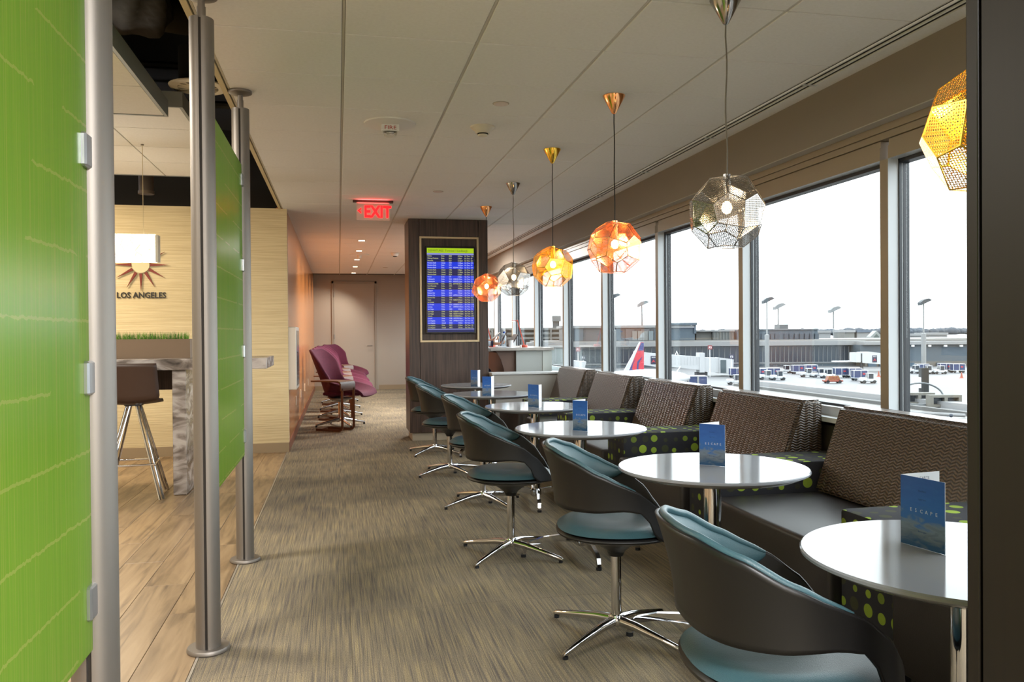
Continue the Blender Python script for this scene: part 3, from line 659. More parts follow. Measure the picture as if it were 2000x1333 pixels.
cities = ['Helena', 'Hibbing-Chisholm', 'Honolulu', 'Houston Bush', 'Houston Bush', 'Houston Bush', 'Houston Bush', 'Houston Bush', 'Houston Bush', 'Huron', 'Indianapolis', 'Indianapolis', 'International Falls', 'Iron Mountain', 'Kalamazoo', 'Kalispell', 'Kansas City', 'Kansas City', 'Kansas City', 'Kona', 'La Crosse', 'La Crosse', 'Lansing', 'Las Vegas', 'Las Vegas', 'Las Vegas', 'Lincoln', 'Lincoln', 'Los Angeles', 'Los Angeles', 'Los Angeles', 'Los Angeles']
rh = (2*H2-.080-.038)/len(cities); rd = random.Random(3)
M_yt = em('row_text_yellow', (226, 226, 150), .42); M_wt = em('row_text_white', (226, 232, 250), .42); M_bb = em('bright_blue_rows', (4, 54, 236), ys); M_dbr = em('dark_blue_rows', (14, 22, 84), ys)
for g_ in range(0, len(cities), 3):
    zt = H2-.080-g_*rh; n_ = min(3, len(cities)-g_); st_ = MB(); flat(st_, -W2, W2, zt-n_*rh, zt, .0006); st_.build('row_band', M_bb if (g_//3) % 2 else M_dbr, db)
for i, c_ in enumerate(cities):
    z = H2-.080-(i+1)*rh+.007; tb = MB(); bright = (i//3) % 2; sz = .0225
    air = 'United' if i in (3, 6, 7, 8, 29, 31) else 'Delta'
    cells = [(-W2+.006, c_), (-.11, air), (-.02, str(rd.randint(110, 9980))), (.085, '%d:%02d%s' % (rd.randint(1, 12), rd.randint(0, 59), rd.choice(['am', 'pm']))), (.165, 'On Time'), (.242, rd.choice('FGCE')+str(rd.randint(1, 22)))]
    if rd.random() < .45: cells.insert(3, (.03, rd.choice(['KE', 'AF', 'KL'])+str(rd.randint(3000, 9990))))
    for x_, s2 in cells: add_text(tb, s2, sz, lambda x, y, x_=x_, z=z: (x_+x, -.0329, z+y), sx=.78)
    tb.build('row_text', M_wt if bright else M_yt, db)

# near pillar at right
np_ = thing('near_pillar', 'very dark bronze wood pillar cutting off the right edge of view', 'pillar', (0, 0, 0))
MB().rbox(1.05, 1.09, 1.172, 1.20, .0, CEIL-.002, .003, 2).build('corner_trim', M_dwood2, np_)
MB().box(1.062, 1.95, .45, 1.192, 0, CEIL-.002).build('core', M_blk, np_)
MB().rbox(1.05, 1.062, .45, 1.166, 0, CEIL-.002, .002, 1).build('veneer_panel', M_dwood2, np_)
MB().rbox(1.05, 1.95, .44, .45, 0, CEIL-.002, .002, 1).build('veneer_panel', M_dwood2, np_)
MB().rbox(1.095, 1.95, 1.192, 1.20, 0, CEIL-.002, .002, 1).build('veneer_panel', M_dwood2, np_)

# ------------------------------------------------------------------ banquette
def bench(F, label, grp='woven-back banquette seats along the windows'):
    """F = far end (Y) of the seat, length .98"""
    t = thing('banquette', label, 'bench', (2.4, F-.465, 0), 0, grp); L = 1.03
    MB().rbox(-.58, .04, -L/2+.004, L/2-.004, .10, .42, .022, 3).build('seat', M_leather, t, 50)
    MB().box(-.52, .0, -L/2+.03, L/2-.03, 0, .10).build('toe_kick', M_blk, t)
    bk = MB(); pts = [(.0, .425), (.285, .425), (.285, .86), (.15, .86)]
    bm = bmesh.new(); vs = [bm.verts.new((p[0], y, p[1])) for y in (-L/2+.004, L/2-.004) for p in pts]
    for fc in ((0, 1, 2, 3), (7, 6, 5, 4), (0, 4, 5, 1), (1, 5, 6, 2), (2, 6, 7, 3), (3, 7, 4, 0)): bm.faces.new([vs[i] for i in fc])
    bmesh.ops.recalc_face_normals(bm, faces=bm.faces[:]); bmesh.ops.bevel(bm, geom=bm.edges[:], offset=.018, segments=3, affect='EDGES'); bm.normal_update()
    bk.bm(bm); bk.build('backrest', M_weave, t, 40); return t
def divider(Y0, Y1, label):
    t = thing('banquette_divider', label, 'armrest', (0, 0, 0), 0, 'polka-dot dividers between the banquette seats')
    MB().rbox(1.86, 2.70, Y0+.004, Y1-.004, .03, .575, .014, 2).build('block', M_dots, t, 40); MB().box(1.90, 2.68, Y0+.03, Y1-.03, 0, .03).build('toe_kick', M_blk, t)
bl = ['banquette seat nearest the viewer, mostly hidden by dark pillar', 'banquette seat with woven back, cut off at right by dark pillar', 'banquette seat with woven back beside the dark pillar, largest whole one', 'second whole woven-back banquette seat from the right, behind white table', 'third whole woven-back banquette seat from the right', 'fourth whole woven-back banquette seat, next to the low grey wall', ]
names = ['banquette seat behind the dark pillar, out of sight', 'banquette seat behind the nearest white table, hidden by pillar', 'big woven-back banquette seat cut off at right by the dark pillar', 'woven-back banquette seat behind the second nearest table', 'woven-back banquette seat in the middle of the row', 'woven-back banquette seat, second from the low grey wall', 'woven-back banquette seat touching the low grey wall']
for k in range(-1, 5):
    bench(3.75+1.37*k, names[k+2])
for k in range(-1, 4):
    divider(3.80+1.37*k, 3.80+1.37*k+.34, 'low polka-dot divider block, ' + ('beside the nearest table', 'left of the big cut-off woven seat', 'third from the viewer', 'fourth from the viewer', 'fifth from the viewer')[k+1])
lw = thing('low_wall', 'low grey partition wall with pale top at the end of the banquette', 'partition', (0, 0, 0))
MB().box(1.76, 2.66, 9.36, 9.60, 0, .765).build('body', mat('lowwall_grey', (168, 166, 162), 0.6), lw); MB().rbox(1.75, 2.67, 9.345, 9.61, .765, .79, .004, 1).build('top_cap', mat('lowwall_cap', (200, 202, 204), 0.3), lw)

# ------------------------------------------------------------------ round tables
def table(x, y, rz, label):
    t = thing('round_table', label, 'table', (x, y, 0), rz, 'round white tables along the banquette')
    R = .372
    MB().lathe([(.29, .682), (.335, .687), (R-.008, .7), (R, .705), (R, .711), (R-.004, .715), (.05, .715)], 72).build('table_top', M_tabletop, t, 25)
    MB().cyl((0, 0, .09), .034, 0, .585, 32).build('column', M_chrome, t, 30)
    MB().lathe([(.12, .673), (.12, .682)], 32).build('mounting_plate', M_dark, t, 30)
    MB().lathe([(.03, .05), (.043, .06), (.043, .095), (.036, .105)], 24).build('hub', M_chrome, t, 30)
    leg = MB(); leg.tube([(.02, 0, .082), (.12, 0, .098), (.22, 0, .093), (.30, 0, .072), (.326, 0, .055), (.333, 0, .030), (.335, 0, .016)], 0, sq=[(.020, .013), (.018, .012), (.015, .011), (.013, .011), (.012, .011), (.012, .010), (.012, .010)], up=(0, 1, 0))
    for f_ in range(1): pass
    lm = leg.mesh('leg', M_chrome); gm = MB().cyl((0, 0, 0), .015, .0, .016, 16).mesh('glide', M_dark)
    for k in range(4):
        a = k*PI/2; l = inst(lm, 'leg', t, (0, 0, 0), (0, 0, a)); inst(gm, 'glide', l, (.335, 0, 0))
    return t
TB = [(1.45, 1.66), (1.45, 3.00), (1.335, 4.42), (1.415, 5.84), (1.338, 7.16), (1.41, 8.43)]
tl = ['nearest round white table, cut off by the dark pillar', 'second nearest round white table with blue menu card', 'third nearest round white table', 'fourth nearest round white table', 'fifth nearest round white table', 'farthest round white table in front of the dark pillar']
for (x, y), l, rz in zip(TB, tl, (2.79, 2.6, -.02, 2.98, 2.90, .9)): table(x, y, rz, l)

# ------------------------------------------------------------------ menu cards
CARDS = [((1.383, 1.80), (1.405, 1.673), (1.505, 1.813)), ((1.42, 3.05), (1.494, 2.975), (1.53, 3.10)), ((1.255, 4.30), (1.319, 4.235), (1.347, 4.365)), ((1.40, 5.66), (1.345, 5.76), (1.43, 5.70)), ((1.285, 6.90), (1.212, 6.925), (1.325, 6.99)), ((1.375, 8.13), (1.32, 8.22), (1.41, 8.19))]
cn = ['on the nearest table', 'on the second nearest table', 'on the third nearest table', 'on the fourth nearest table', 'on the fifth nearest table', 'on the farthest table']
M_ink = mat('print_grey', (90, 100, 120), 0.6); M_wink = mat('print_white', (214, 222, 236), 0.6)
for i, (S, A, B) in enumerate(CARDS):
    t = thing('menu_card', 'standing folded blue ESCAPE menu card '+cn[i], 'card', (S[0], S[1], .7155), 0, 'blue menu cards on the tables'); Hc = .172 if i == 0 else .165
    for nm, E_, mt in (('cover', A, M_skyprint), ('back_leaf', B, M_paper)):
        d = Vector((E_[0]-S[0], E_[1]-S[1], 0)); Lc = d.length; d.normalize(); nn_ = Vector((d.y, -d.x, 0))  # normal
        if nn_.dot(Vector((-S[0], -S[1], 0))) < 0: nn_ = -nn_
        th = .0008; b = MB(); p = [Vector((0, 0, 0))+nn_*th, d*Lc+nn_*th, d*Lc+nn_*th+Vector((0, 0, Hc)), Vector((0, 0, Hc))+nn_*th]; q = [v-nn_*2*th for v in p]
        uv = [(0, 0), (1, 0), (1, 1), (0, 1)]
        b.add(p+q, [(0, 1, 2, 3), (7, 6, 5, 4), (0, 4, 5, 1), (1, 5, 6, 2), (2, 6, 7, 3), (3, 7, 4, 0)], 0, [uv, uv[::-1]]+[uv]*4)
        b.mi = {} if nm == 'cover' else {}
        if nm == 'cover': b.mi = {1: 1, 2: 1, 3: 1, 4: 1, 5: 1}
        leaf = b.build(nm, [mt, M_paper], t)
        # printed text on the face that looks to the viewer
        left = d.dot(Vector((math.cos(YAW), -math.sin(YAW), 0))) > 0
        def fn(x, y, d=d, L_=Lc, nn_=nn_, left=left): return (Vector((0, 0, 0)) if left else d*L_) + (d if left else -d)*x + nn_*(th+.0004) + Vector((0, 0, y))
        tt = MB()
        if nm == 'cover':
            for q_, chh in enumerate('ESCAPE'): add_text(tt, chh, .0125, lambda x, y, q_=q_: fn(Lc*(.22+.115*q_)+x, Hc*.50+y))
            tt.build('lettering', M_wink, leaf)
            tt = MB()
            for q_ in range(3):
                add_text(tt, ('Breakfast', 'Light fare', 'Beverages')[q_], .006, lambda x, y, q_=q_: fn(Lc*.5+x, Hc*(.80-.12*q_ if q_ < 2 else .22)+y), 'CENTER')
            tt.build('small_print', mat('dim_ink', (30, 70, 130), 0.6), leaf)
        elif i == 0 or i == 1:
            add_text(tt, 'A LA CARTE', .0105, lambda x, y: fn(Lc*.5+x, Hc*.90+y), 'CENTER'); add_text(tt, 'BREAKFAST', .0105, lambda x, y: fn(Lc*.5+x, Hc*.82+y), 'CENTER')
            for q_ in range(6): add_text(tt, 'toast eggs fruit', .006, lambda x, y, q_=q_: fn(Lc*.5+x, Hc*(.7-.09*q_)+y), 'CENTER')
            tt.build('lettering', M_ink, leaf)
        else:
            for q_ in range(7): add_text(tt, ('salad  soup', 'sandwich', 'fruit plate')[q_ % 3], .006, lambda x, y, q_=q_: fn(Lc*.5+x, Hc*(.85-.11*q_)+y), 'CENTER')
            tt.build('lettering', M_ink, leaf)

# ------------------------------------------------------------------ swivel chairs
def lerp(tab, x):
    if x <= tab[0][0]: return tab[0][1]
    for (a, va), (b, vb) in zip(tab, tab[1:]):
        if x <= b:
            t = (x-a)/(b-a); t = t*t*(3-2*t)*.35+t*.65
            return va+(vb-va)*t
    return tab[-1][1]
ZT = [(0, .800), (25, .794), (50, .762), (75, .706), (100, .645), (120, .588), (138, .515), (150, .468), (156, .446)]
ZB = [(0, .565), (40, .560), (70, .562), (92, .570), (104, .560), (112, .525), (118, .470), (124, .446), (156, .440)]
def plan(al, k=1.0, rx=.245, ry=.262):
    """al: angle from the rear in degrees (signed)"""
    a = math.radians(180-al); c, s = math.cos(a), math.sin(a); e = 2/2.35
    return Vector((rx*k*math.copysign(abs(c)**e, c), ry*k*math.copysign(abs(s)**e, s), 0))
def band(al, v, ins=0.0):
    A = abs(al); zt, zb = lerp(ZT, A), lerp(ZB, A); z = zb+(zt-zb)*v
    k = 1.0 + .0*v; p = plan(al)
    flare = (z-.43)/.37; rear = max(0, math.cos(math.radians(A*.62)))
    out = 1.0+.20*rear*max(0, flare)**2.2 - .03*max(0, math.sin(PI*min(1, max(0, flare))))
    p = p*out; n_ = p.normalized(); p = p-n_*ins; return (p.x, p.y, z)
def make_chair():
    t = thing('swivel_chair', '', 'chair')
    sh = MB(); NU, NV = 73, 13
    sh.grid(lambda u, v: band(-156+312*u, v), NU, NV)
    # seat dish + funnel of the same moulded shell
    def dish(u, v):
        a = 360*u; p = plan(a, 1.0); r = 1-v
        if v < .5: q = 1-v*.30/.5*.9; z = .444-.024*(v/.5)
        else:
            w_ = (v-.5)/.5; q = .73-.62*w_**.75; z = .420-.075*w_**1.6
        x = p.x*q; y = p.y*q
        return (x, y, z)
    sh.grid(dish, 48, 16, closed_u=True)
    sh.grid(lambda u, v: tuple(Vector((plan(360*u, 1.0-.95*v).x, plan(360*u, 1.0-.95*v).y, .4445))), 48, 3, closed_u=True)
    sh.build('shell', M_shell, t, 60, solid=(.009, -1))
    pad = MB(); AM = 100
    def es(u): return max(0.02, 1-abs(2*u-1)**5)**.5
    def padf(u, v):
        al = -AM+2*AM*u; e = es(u); vv_ = .992-.955*(1-v)*e; th = .0095+.020*math.sin(PI*min(1, max(0, v)))**.5*e
        return band(al, vv_, th)
    pad.grid(padf, 61, 12)
    def padb(u, v): al = -AM+2*AM*u; return band(al, .035+.955*v, .0095)
    pad.build('back_pad', M_teal, t, 60)
    rim = MB(); rim.tube([band(-AM+2*AM*k/60, .992, .012) for k in range(61)], .0095, 8, rs=[.002+.0085*es(k/60) for k in range(61)]); rim.build('pad_welt', M_teal, t, 60)
    sp = MB()
    def seat(u, v):
        p = plan(360*u, .965*(1-v)**.9 if v < 1 else .001); r = p.length
        q = v; z = .464+.024*(1-(1-min(1, v*3.2))**2.4) - .016*max(0, (v-.3))**1.0
        return (p.x-.004, p.y, z)
    sp.grid(seat, 48, 14, closed_u=True); sp.build('seat_pad', M_teal, t, 60)
    MB().cyl((0, 0, .07), .0215, 0, .275, 24).build('column', M_chrome, t, 30)
    MB().lathe([(.030, .335), (.036, .35), (.055, .385), (.09, .40)], 28).build('seat_funnel', M_shell, t, 40)
    MB().lathe([(.022, .045), (.034, .052), (.036, .075), (.028, .092), (.0215, .095)], 24).build('hub', M_chrome, t, 30)
    lm = MB().tube([(.015, 0, .068), (.10, 0, .062), (.22, 0, .042), (.325, 0, .022), (.34, 0, .018)], 0, 10, rs=[.022, .019, .0145, .0115, .006]).mesh('leg', M_chrome, 60)
    gm = MB().cyl((0, 0, 0), .011, 0, .012, 14).mesh('glide', M_dark)
    for k in range(4): l = inst(lm, 'leg', t, (0, 0, 0), (0, 0, k*PI/2)); inst(gm, 'glide', l, (.325, 0, 0))
    return t
CH = [(1.055, 1.80, -8, -60), (1.108, 3.18, -14, -56), (.945, 4.50, -12, -46), (1.03, 5.90, -14, -64), (.967, 7.245, -12, -61), (.98, 8.52, -12, -44)]
chl = ['nearest black and teal swivel chair, cut off by the bottom edge', 'second nearest black and teal swivel chair, whole chrome star base in view', 'third nearest black and teal swivel chair', 'fourth nearest black and teal swivel chair', 'fifth nearest black and teal swivel chair', 'farthest black and teal swivel chair, against the dark pillar']
proto = make_chair(); proto_k = [x for x in bpy.data.objects if x.parent == proto]
for i, (x, y, fc, bs_) in enumerate(CH):
    c = proto if i == 0 else proto.copy()
    if i: 
        COL.objects.link(c)
        for ch in proto_k:
            d = ch.copy(); d.parent = c; COL.objects.link(d)
            for g_ in [q for q in bpy.data.objects if q.parent == ch]:
                e = g_.copy(); e.parent = d; COL.objects.link(e)
        c['kk'] = 1
    c.location = (x, y, 0); c.rotation_euler = (0, 0, math.radians(fc)); tag(c, chl[i], 'chair', 'black and teal swivel chairs at the round tables')
for c in [o for o in bpy.data.objects if o.name.startswith('swivel_chair')]:
    if 'kk' in c: del c['kk']
    i = min(range(6), key=lambda k: (c.location.x-CH[k][0])**2+(c.location.y-CH[k][1])**2); k = 0
    for l in [q for q in bpy.data.objects if q.parent == c and q.name.startswith('leg')]:
        l.rotation_euler = (0, 0, math.radians(CH[i][3]-CH[i][2])+k*PI/2); k += 1

# ------------------------------------------------------------------ pendants
def icosi():
    t = 1.8392867552; V = []
    import itertools
    base = (1, 1/t, t)
    for perm, par in (((0, 1, 2), 0), ((1, 2, 0), 0), ((2, 0, 1), 0), ((0, 2, 1), 1), ((2, 1, 0), 1), ((1, 0, 2), 1)):
        for sg in itertools.product((1, -1), repeat=3):
            plus = sum(1 for s in sg if s > 0)
            if (par == 0 and plus % 2 == 0) or (par == 1 and plus % 2 == 1):
                V.append(Vector((base[perm[0]]*sg[0], base[perm[1]]*sg[1], base[perm[2]]*sg[2])).normalized())
    D = []
    for a, b, c in itertools.combinations(range(24), 3):
        M = Matrix((V[a], V[b], V[c]))
        if abs(M.determinant()) < 1e-6: continue
        n = M.inverted() @ Vector((1, 1, 1))
        if all(v.dot(n) <= 1+1e-6 for v in V) and not any((n-d).length < 1e-5 for d in D): D.append(n)
    F = []
    for v in V:
        ps = [d for d in D if abs(v.dot(d)-1) < 1e-6]; a = v.cross(Vector((0.3, .5, .8))).normalized(); b = v.cross(a); c0 = sum(ps, Vector())/len(ps)
        ps.sort(key=lambda p: math.atan2((p-c0).dot(b), (p-c0).dot(a))); F.append((v, ps))
    return F
FACES = icosi(); rmax = max(p.length for _, ps in FACES for p in ps); RS = .155/((rmax+1)/2)
MR = Matrix.Rotation(math.radians(28), 3, 'X') @ Matrix.Rotation(math.radians(17), 3, 'Y')
face_data = []
for v, ps in FACES:
    v = (MR @ v).normalized(); ps = [(MR @ p)*RS for p in ps]; c0 = sum(ps, Vector())/len(ps)
    b = MB(); inner = [c0+(p-c0)*(1-.0035/(p-c0).length*1.0) for p in ps]
    # symmetric axes: longest from centre
    ax = max(ps, key=lambda p: (p-c0).length)-c0; ax = (ax-v*ax.dot(v)).normalized(); bx = v.cross(ax)
    a45 = (ax+bx).normalized(); b45 = v.cross(a45)
    uv = [((p-c0).dot(a45)+.5, (p-c0).dot(b45)+.5) for p in inner]; n_ = len(ps)
    b.add(inner, [tuple(range(n_))], 0, [uv])
    ou = ps+inner+[p*(1-.0022/p.length) for p in ps]+[p-v*.0022 for p in inner]
    b.add(ou, [(k, (k+1) % n_, n_+(k+1) % n_, n_+k) for k in range(n_)]+[(2*n_+(k+1) % n_, 2*n_+k, 3*n_+k, 3*n_+(k+1) % n_) for k in range(n_)]+[(n_+k, n_+(k+1) % n_, 3*n_+(k+1) % n_, 3*n_+k) for k in range(n_)], 1)
    face_data.append((b, v))
def pendant(y, kind, cord, label, rz):
    pf, ed, cn_ = PERF[kind]; t = thing('pendant_lamp', label, 'lamp', (1.55, y, 1.735), rz, 'faceted metal pendant lamps over the tables')
    top = CEIL-1.735
    MB().lathe([(.006, top-.105), (.012, top-.10), (.064, top-.004), (.064, top-.0005)], 28).build('ceiling_canopy', cn_, t, 30)
    pts = [(.006*math.sin(k*.9)*(1 if 0 < k < 12 else 0)*.6, 0, .15+(top-.10-.15)*k/12) for k in range(13)]
    MB().tube(pts, .0032, 8).build('cord', cord, t, 60)
    MB().cyl((0, 0, .055), .016, 0, .10, 16).build('socket', cn_, t, 30)
    MB().sphere((0, 0, .02), .021, 16, 10, sc_=(1, 1, 1.25)).build('bulb', M_bulb, t, 60)
    for mb, v in face_data: 
        key = 'panel_'+kind
        mb.build('panel', [pf, ed], t)
    l = lamp('POINT', 'pendant_light', (1.55, y, 1.72), 1.6, (1, .78, .50), .03)
M_cb = mat('black_cord', (18, 16, 14), 0.6); M_cg = mat('grey_cord', (120, 114, 104), 0.5)
PD = [(1.69, 'brass', M_cb, 'nearest golden perforated pendant, half hidden by dark pillar', .4), (3.06, 'steel', M_cg, 'large silver perforated pendant above the second table', 0.0), (4.43, 'copper', M_cb, 'copper perforated pendant on black cord, third table', .9), (5.80, 'brass', M_cb, 'golden perforated pendant over the fourth table', 1.7), (7.17, 'steel', M_cg, 'small silver perforated pendant over the fifth table', 2.3), (8.54, 'copper', M_cb, 'farthest copper perforated pendant beside the departures screen', 2.9)]
for y, k, c, l, rz in PD: pendant(y, k, c, l, rz)

# ------------------------------------------------------------------ lounge chairs and tablets
def lounge():
    t = thing('lounge_chair', '', 'armchair')
    ST = [  # x, z, half width, curl, dir of curl (nx,nz)
        (.40, .40, .27, .02, (0, 1)), (.36, .435, .32, .05, (0, 1)), (.20, .43, .35, .12, (-.1, 1)), (.02, .40, .34, .20, (-.1, 1)), (-.12, .385, .30, .26, (.3, .95)),
        (-.20, .45, .27, .24, (.6, .8)), (-.245, .58, .27, .20, (.85, .5)), (-.29, .72, .30, .17, (.95, .3)), (-.335, .86, .33, .15, (1, .1)), (-.37, .96, .30, .11, (1, 0)), (-.39, 1.02, .25, .06, (1, 0)), (-.395, 1.045, .20, .03, (1, 0))]
    def srf(u, v):
        f_ = v*(len(ST)-1); i = min(int(f_), len(ST)-2); w_ = f_-i; w_ = w_
        a, b = ST[i], ST[i+1]; p_, n_ = ST[max(i-1, 0)], ST[min(i+2, len(ST)-1)]
        cr = lambda k: .5*((2*a[k])+(-p_[k]+b[k])*w_+(2*p_[k]-5*a[k]+4*b[k]-n_[k])*w_**2+(-p_[k]+3*a[k]-3*b[k]+n_[k])*w_**3)
        x, z, hw, cu = [cr(k) for k in range(4)]; dx = a[4][0]+(b[4][0]-a[4][0])*w_; dz = a[4][1]+(b[4][1]-a[4][1])*w_
        y = (u*2-1); q = abs(y)**2.6; return (x+dx*cu*q, y*hw, z+dz*cu*q)
    MB().grid(srf, 21, 45).build('shell', M_purple, t, 60, solid=(.035, 1), sub=1)
    MB().rbox(-.16, .36, -.24, .24, .43, .475, .02, 3).build('seat_cushion', M_purple, t, 60)
    MB().cyl((0, 0, .08), .03, 0, .28, 16).build('column', M_chrome, t, 30)
    MB().lathe([(.05, .33), (.16, .37), (.16, .385)], 20).build('seat_plate', M_alu, t, 30)
    lm = MB().tube([(.0, 0, .10), (.2, 0, .06), (.36, 0, .028)], 0, 8, rs=[.026, .02, .014]).mesh('leg', M_chrome, 50)
    for k in range(4): l = inst(lm, 'leg', t, (0, 0, 0), (0, 0, PI/4+k*PI/2)); inst(MB().cyl((.35, 0, 0), .014, 0, .02, 10).mesh('glide', M_dark), 'glide', l)
    return t
def tablet():
    t = thing('side_tablet', '', 'side table')
    path = [(-.34, .655), (.10, .655), (.135, .645), (.150, .615), (.152, .53)]
    pts = path+[(x-.016 if z < .65 else x, z-.016 if z > .6 else z) for x, z in path[::-1]]
    MB().prism(pts, -.15, .15, 'y').build('bent_top', M_ply, t, 30)
    for y in (-.12, .12): MB().tube([(.145, y, .56), (.145, y, .05), (.12, y, .022), (.08, y, .015), (-.28, y, .015)], 0, sq=(.016, .006), up=(0, 1, 0)).build('leg', M_ply, t)
    MB().box(-.28, -.25, -.12, .12, .009, .021).build('floor_bar', M_ply, t); return t
LC = [(.02, 11.45, -22), (.02, 12.75, -22), (.02, 14.05, -22), (.02, 15.45, -22), (.10, 17.1, -35)]
ln_ = ['nearest', 'second', 'third', 'fourth', 'farthest']
lp = lounge(); tp = tablet()
def clone(root, first):
    if first: return root
    c = root.copy(); COL.objects.link(c)
    for ch in [q for q in bpy.data.objects if q.parent == root]:
        d = ch.copy(); d.parent = c; COL.objects.link(d)
        for g_ in [q for q in bpy.data.objects if q.parent == ch]: e = g_.copy(); e.parent = d; COL.objects.link(e)
    return c
for i, (x, y, a) in enumerate(LC):
    c = clone(lp, i == 0); c.location = (x, y, 0); c.rotation_euler = (0, 0, math.radians(a)); tag(c, ln_[i]+' plum wing-back lounge chair in the row along the wood wall', 'armchair', 'plum lounge chairs along the wood wall')
    c = clone(tp, i == 0); c.location = (x-.02, y-.60, 0); c.rotation_euler = (0, 0, math.radians(-38)); tag(c, ln_[i]+' bent walnut side tablet standing before a plum chair', 'side table', 'bent-wood side tablets by the lounge chairs')

# ------------------------------------------------------------------ counter with lamps, person and small things
ct_ = thing('work_counter', 'high grey counter with stone top by the far windows', 'counter', (0, 0, 0))
MB().rbox(1.84, 2.655, 9.92, 11.6, 1.035, 1.07, .004, 1).build('top', mat('counter_stone', (150, 142, 136), 0.3, vary=((9, 9, 9), 0.6, (186, 180, 174))), ct_)
MB().box(2.18, 2.52, 9.98, 11.5, 0, 1.035).build('grey_pedestal', mat('pedestal_grey', (172, 176, 174), 0.5), ct_)
MB().box(2.52, 2.64, 9.97, 11.5, 0, 1.035).build('end_post', mat('pedestal_pale', (196, 202, 198), 0.5), ct_)
MB().prism([(1.93, 1.035), (2.18, 1.035), (2.18, 0), (2.08, 0), (2.03, .8), (1.99, .93)], 10.02, 10.06, 'y').build('brown_bracket', mat('bracket_brown', (104, 78, 66), 0.5), ct_)
MB().box(2.03, 2.18, 10.06, 11.5, 0, 1.0).build('brown_panel', mat('bracket_brown', (104, 78, 66), 0.5), ct_)
CT = 1.0705
def desk_lamp(x, y, rz, label):
    t = thing('desk_lamp', label, 'lamp', (x, y, CT), rz, 'coral desk lamps on the counter')
    MB().lathe([(.045, 0), (.048, .006), (.045, .03), (.01, .033)], 24).build('base', M_coral, t, 30)
    MB().tube([(0, 0, .03), (-.085, 0, .345)], 0, sq=(.006, .006)).build('arm', M_coral, t)
    MB().sphere((-.085, 0, .347), .009, 10, 8).build('joint', M_coral, t, 50)
    MB().rbox(-.20, -.085, -.012, .012, .338, .347, .003, 1).build('head', M_coral, t)
    MB().box(-.195, -.12, -.009, .009, .3365, .338).build('led_strip', mat('led_white', (255, 244, 230), 0.4, emit=(255, 240, 220), es=2.5), t)
desk_lamp(2.345, 10.25, 0, 'right coral red desk lamp leaning left, on the counter')
desk_lamp(2.02, 10.75, .2, 'left coral red desk lamp beside the seated person')
t = thing('laptop', 'open tablet computer tilted on the counter', 'laptop', (2.16, 10.35, CT)); MB().xform(Matrix.Identity(4)); b = MB().rbox(-.006, .006, -.14, .14, .0, .19, .003, 1); b.xform(Matrix.Rotation(math.radians(32), 4, 'Y')); b.build('screen', mat('laptop_dark', (60, 54, 54), 0.35), t, loc=(.0, 0, .004)); MB().rbox(-.16, .0, -.13, .13, 0, .008, .003, 1).build('keyboard_base', mat('laptop_grey', (150, 152, 160), 0.4), t)
t = thing('mug', 'cream paper cup on the counter', 'cup', (2.135, 10.08, CT)); MB().lathe([(.026, 0), (.033, .088), (.034, .092), (.029, .092), (.024, .01)], 20).build('cup_wall', M_paper, t, 30); MB().lathe([(.0285, .082), (.002, .082)], 20).build('drink', mat('coffee', (60, 40, 28), 0.2), t)
t = thing('water_bottle', 'clear water bottle with blue cap on the counter', 'bottle', (2.055, 10.12, CT)); MB().lathe([(.028, 0), (.031, .01), (.031, .10), (.028, .14), (.013, .17), (.012, .185)], 18).build('bottle_body', M_pet, t, 40); MB().cyl((0, 0, .182), .015, 0, .02, 14).build('cap', mat('blue_cap', (30, 84, 190), 0.4), t, 30)
o = MB().box(1.95, 2.20, 10.0, 10.3, CT, CT+.003).build('papers', M_paper); tag(o, 'sheets of white paper under the cup and bottle', 'paper')
t = thing('salt_cellar', 'two tiny white pots by the right desk lamp', 'pot', (2.27, 10.12, CT)); MB().cyl((0, 0, 0), .012, 0, .035, 12).build('pot', M_white, t, 30); MB().cyl((0, 0, .035), .009, 0, .008, 12).build('lid', M_dark, t, 30)
# objects above rest on the paper sheet
for nme in ('mug', 'water_bottle', 'laptop'): bpy.data.objects[nme].location.z += .0031

def skin_body(name, joints, edges, radii, matl, parent, root=0, sub=2):
    me = bpy.data.meshes.new(name); me.from_pydata(joints, edges, []); o = bpy.data.objects.new(name, me); COL.objects.link(o); o.parent = parent
    md = o.modifiers.new('skin', 'SKIN'); md.use_smooth_shade = True
    for i, r in enumerate(radii): v = me.skin_vertices[0].data[i]; v.radius = r if isinstance(r, tuple) else (r, r); v.use_root = (i == root)
    s = o.modifiers.new('sub', 'SUBSURF'); s.levels = s.render_levels = sub; me.materials.append(matl); return o
pr = thing('person', 'person in white shirt with dark cuffs, mostly hidden by pillar, phone in hand', 'person', (1.50, 10.5, 0))
Z = .74  # hip height on a high stool; faces +x
J = [(0, 0, Z+.06), (0, 0, Z+.22), (.01, 0, Z+.42), (.02, 0, Z+.52), (.025, 0, Z+.60), (.02, .17, Z+.46), (.02, -.17, Z+.46), (.08, .24, Z+.24), (.08, -.24, Z+.24), (.26, .20, CT+.06), (.26, -.20, CT+.06),
     (0, .10, Z+.02), (0, -.10, Z+.02), (.40, .13, Z+.02), (.40, -.13, Z+.02), (.36, .12, Z-.38), (.36, -.12, Z-.38)]
E_ = [(0, 1), (1, 2), (2, 3), (3, 4), (2, 5), (2, 6), (5, 7), (6, 8), (7, 9), (8, 10), (0, 11), (0, 12), (11, 13), (12, 14), (13, 15), (14, 16)]
Rr = [(.15, .12), (.145, .11), (.15, .11), .06, .055, .065, .065, .055, .055, .045, .045, .09, .09, .07, .07, .055, .055]
body = skin_body('body', J, E_, Rr, M_shirt, pr)
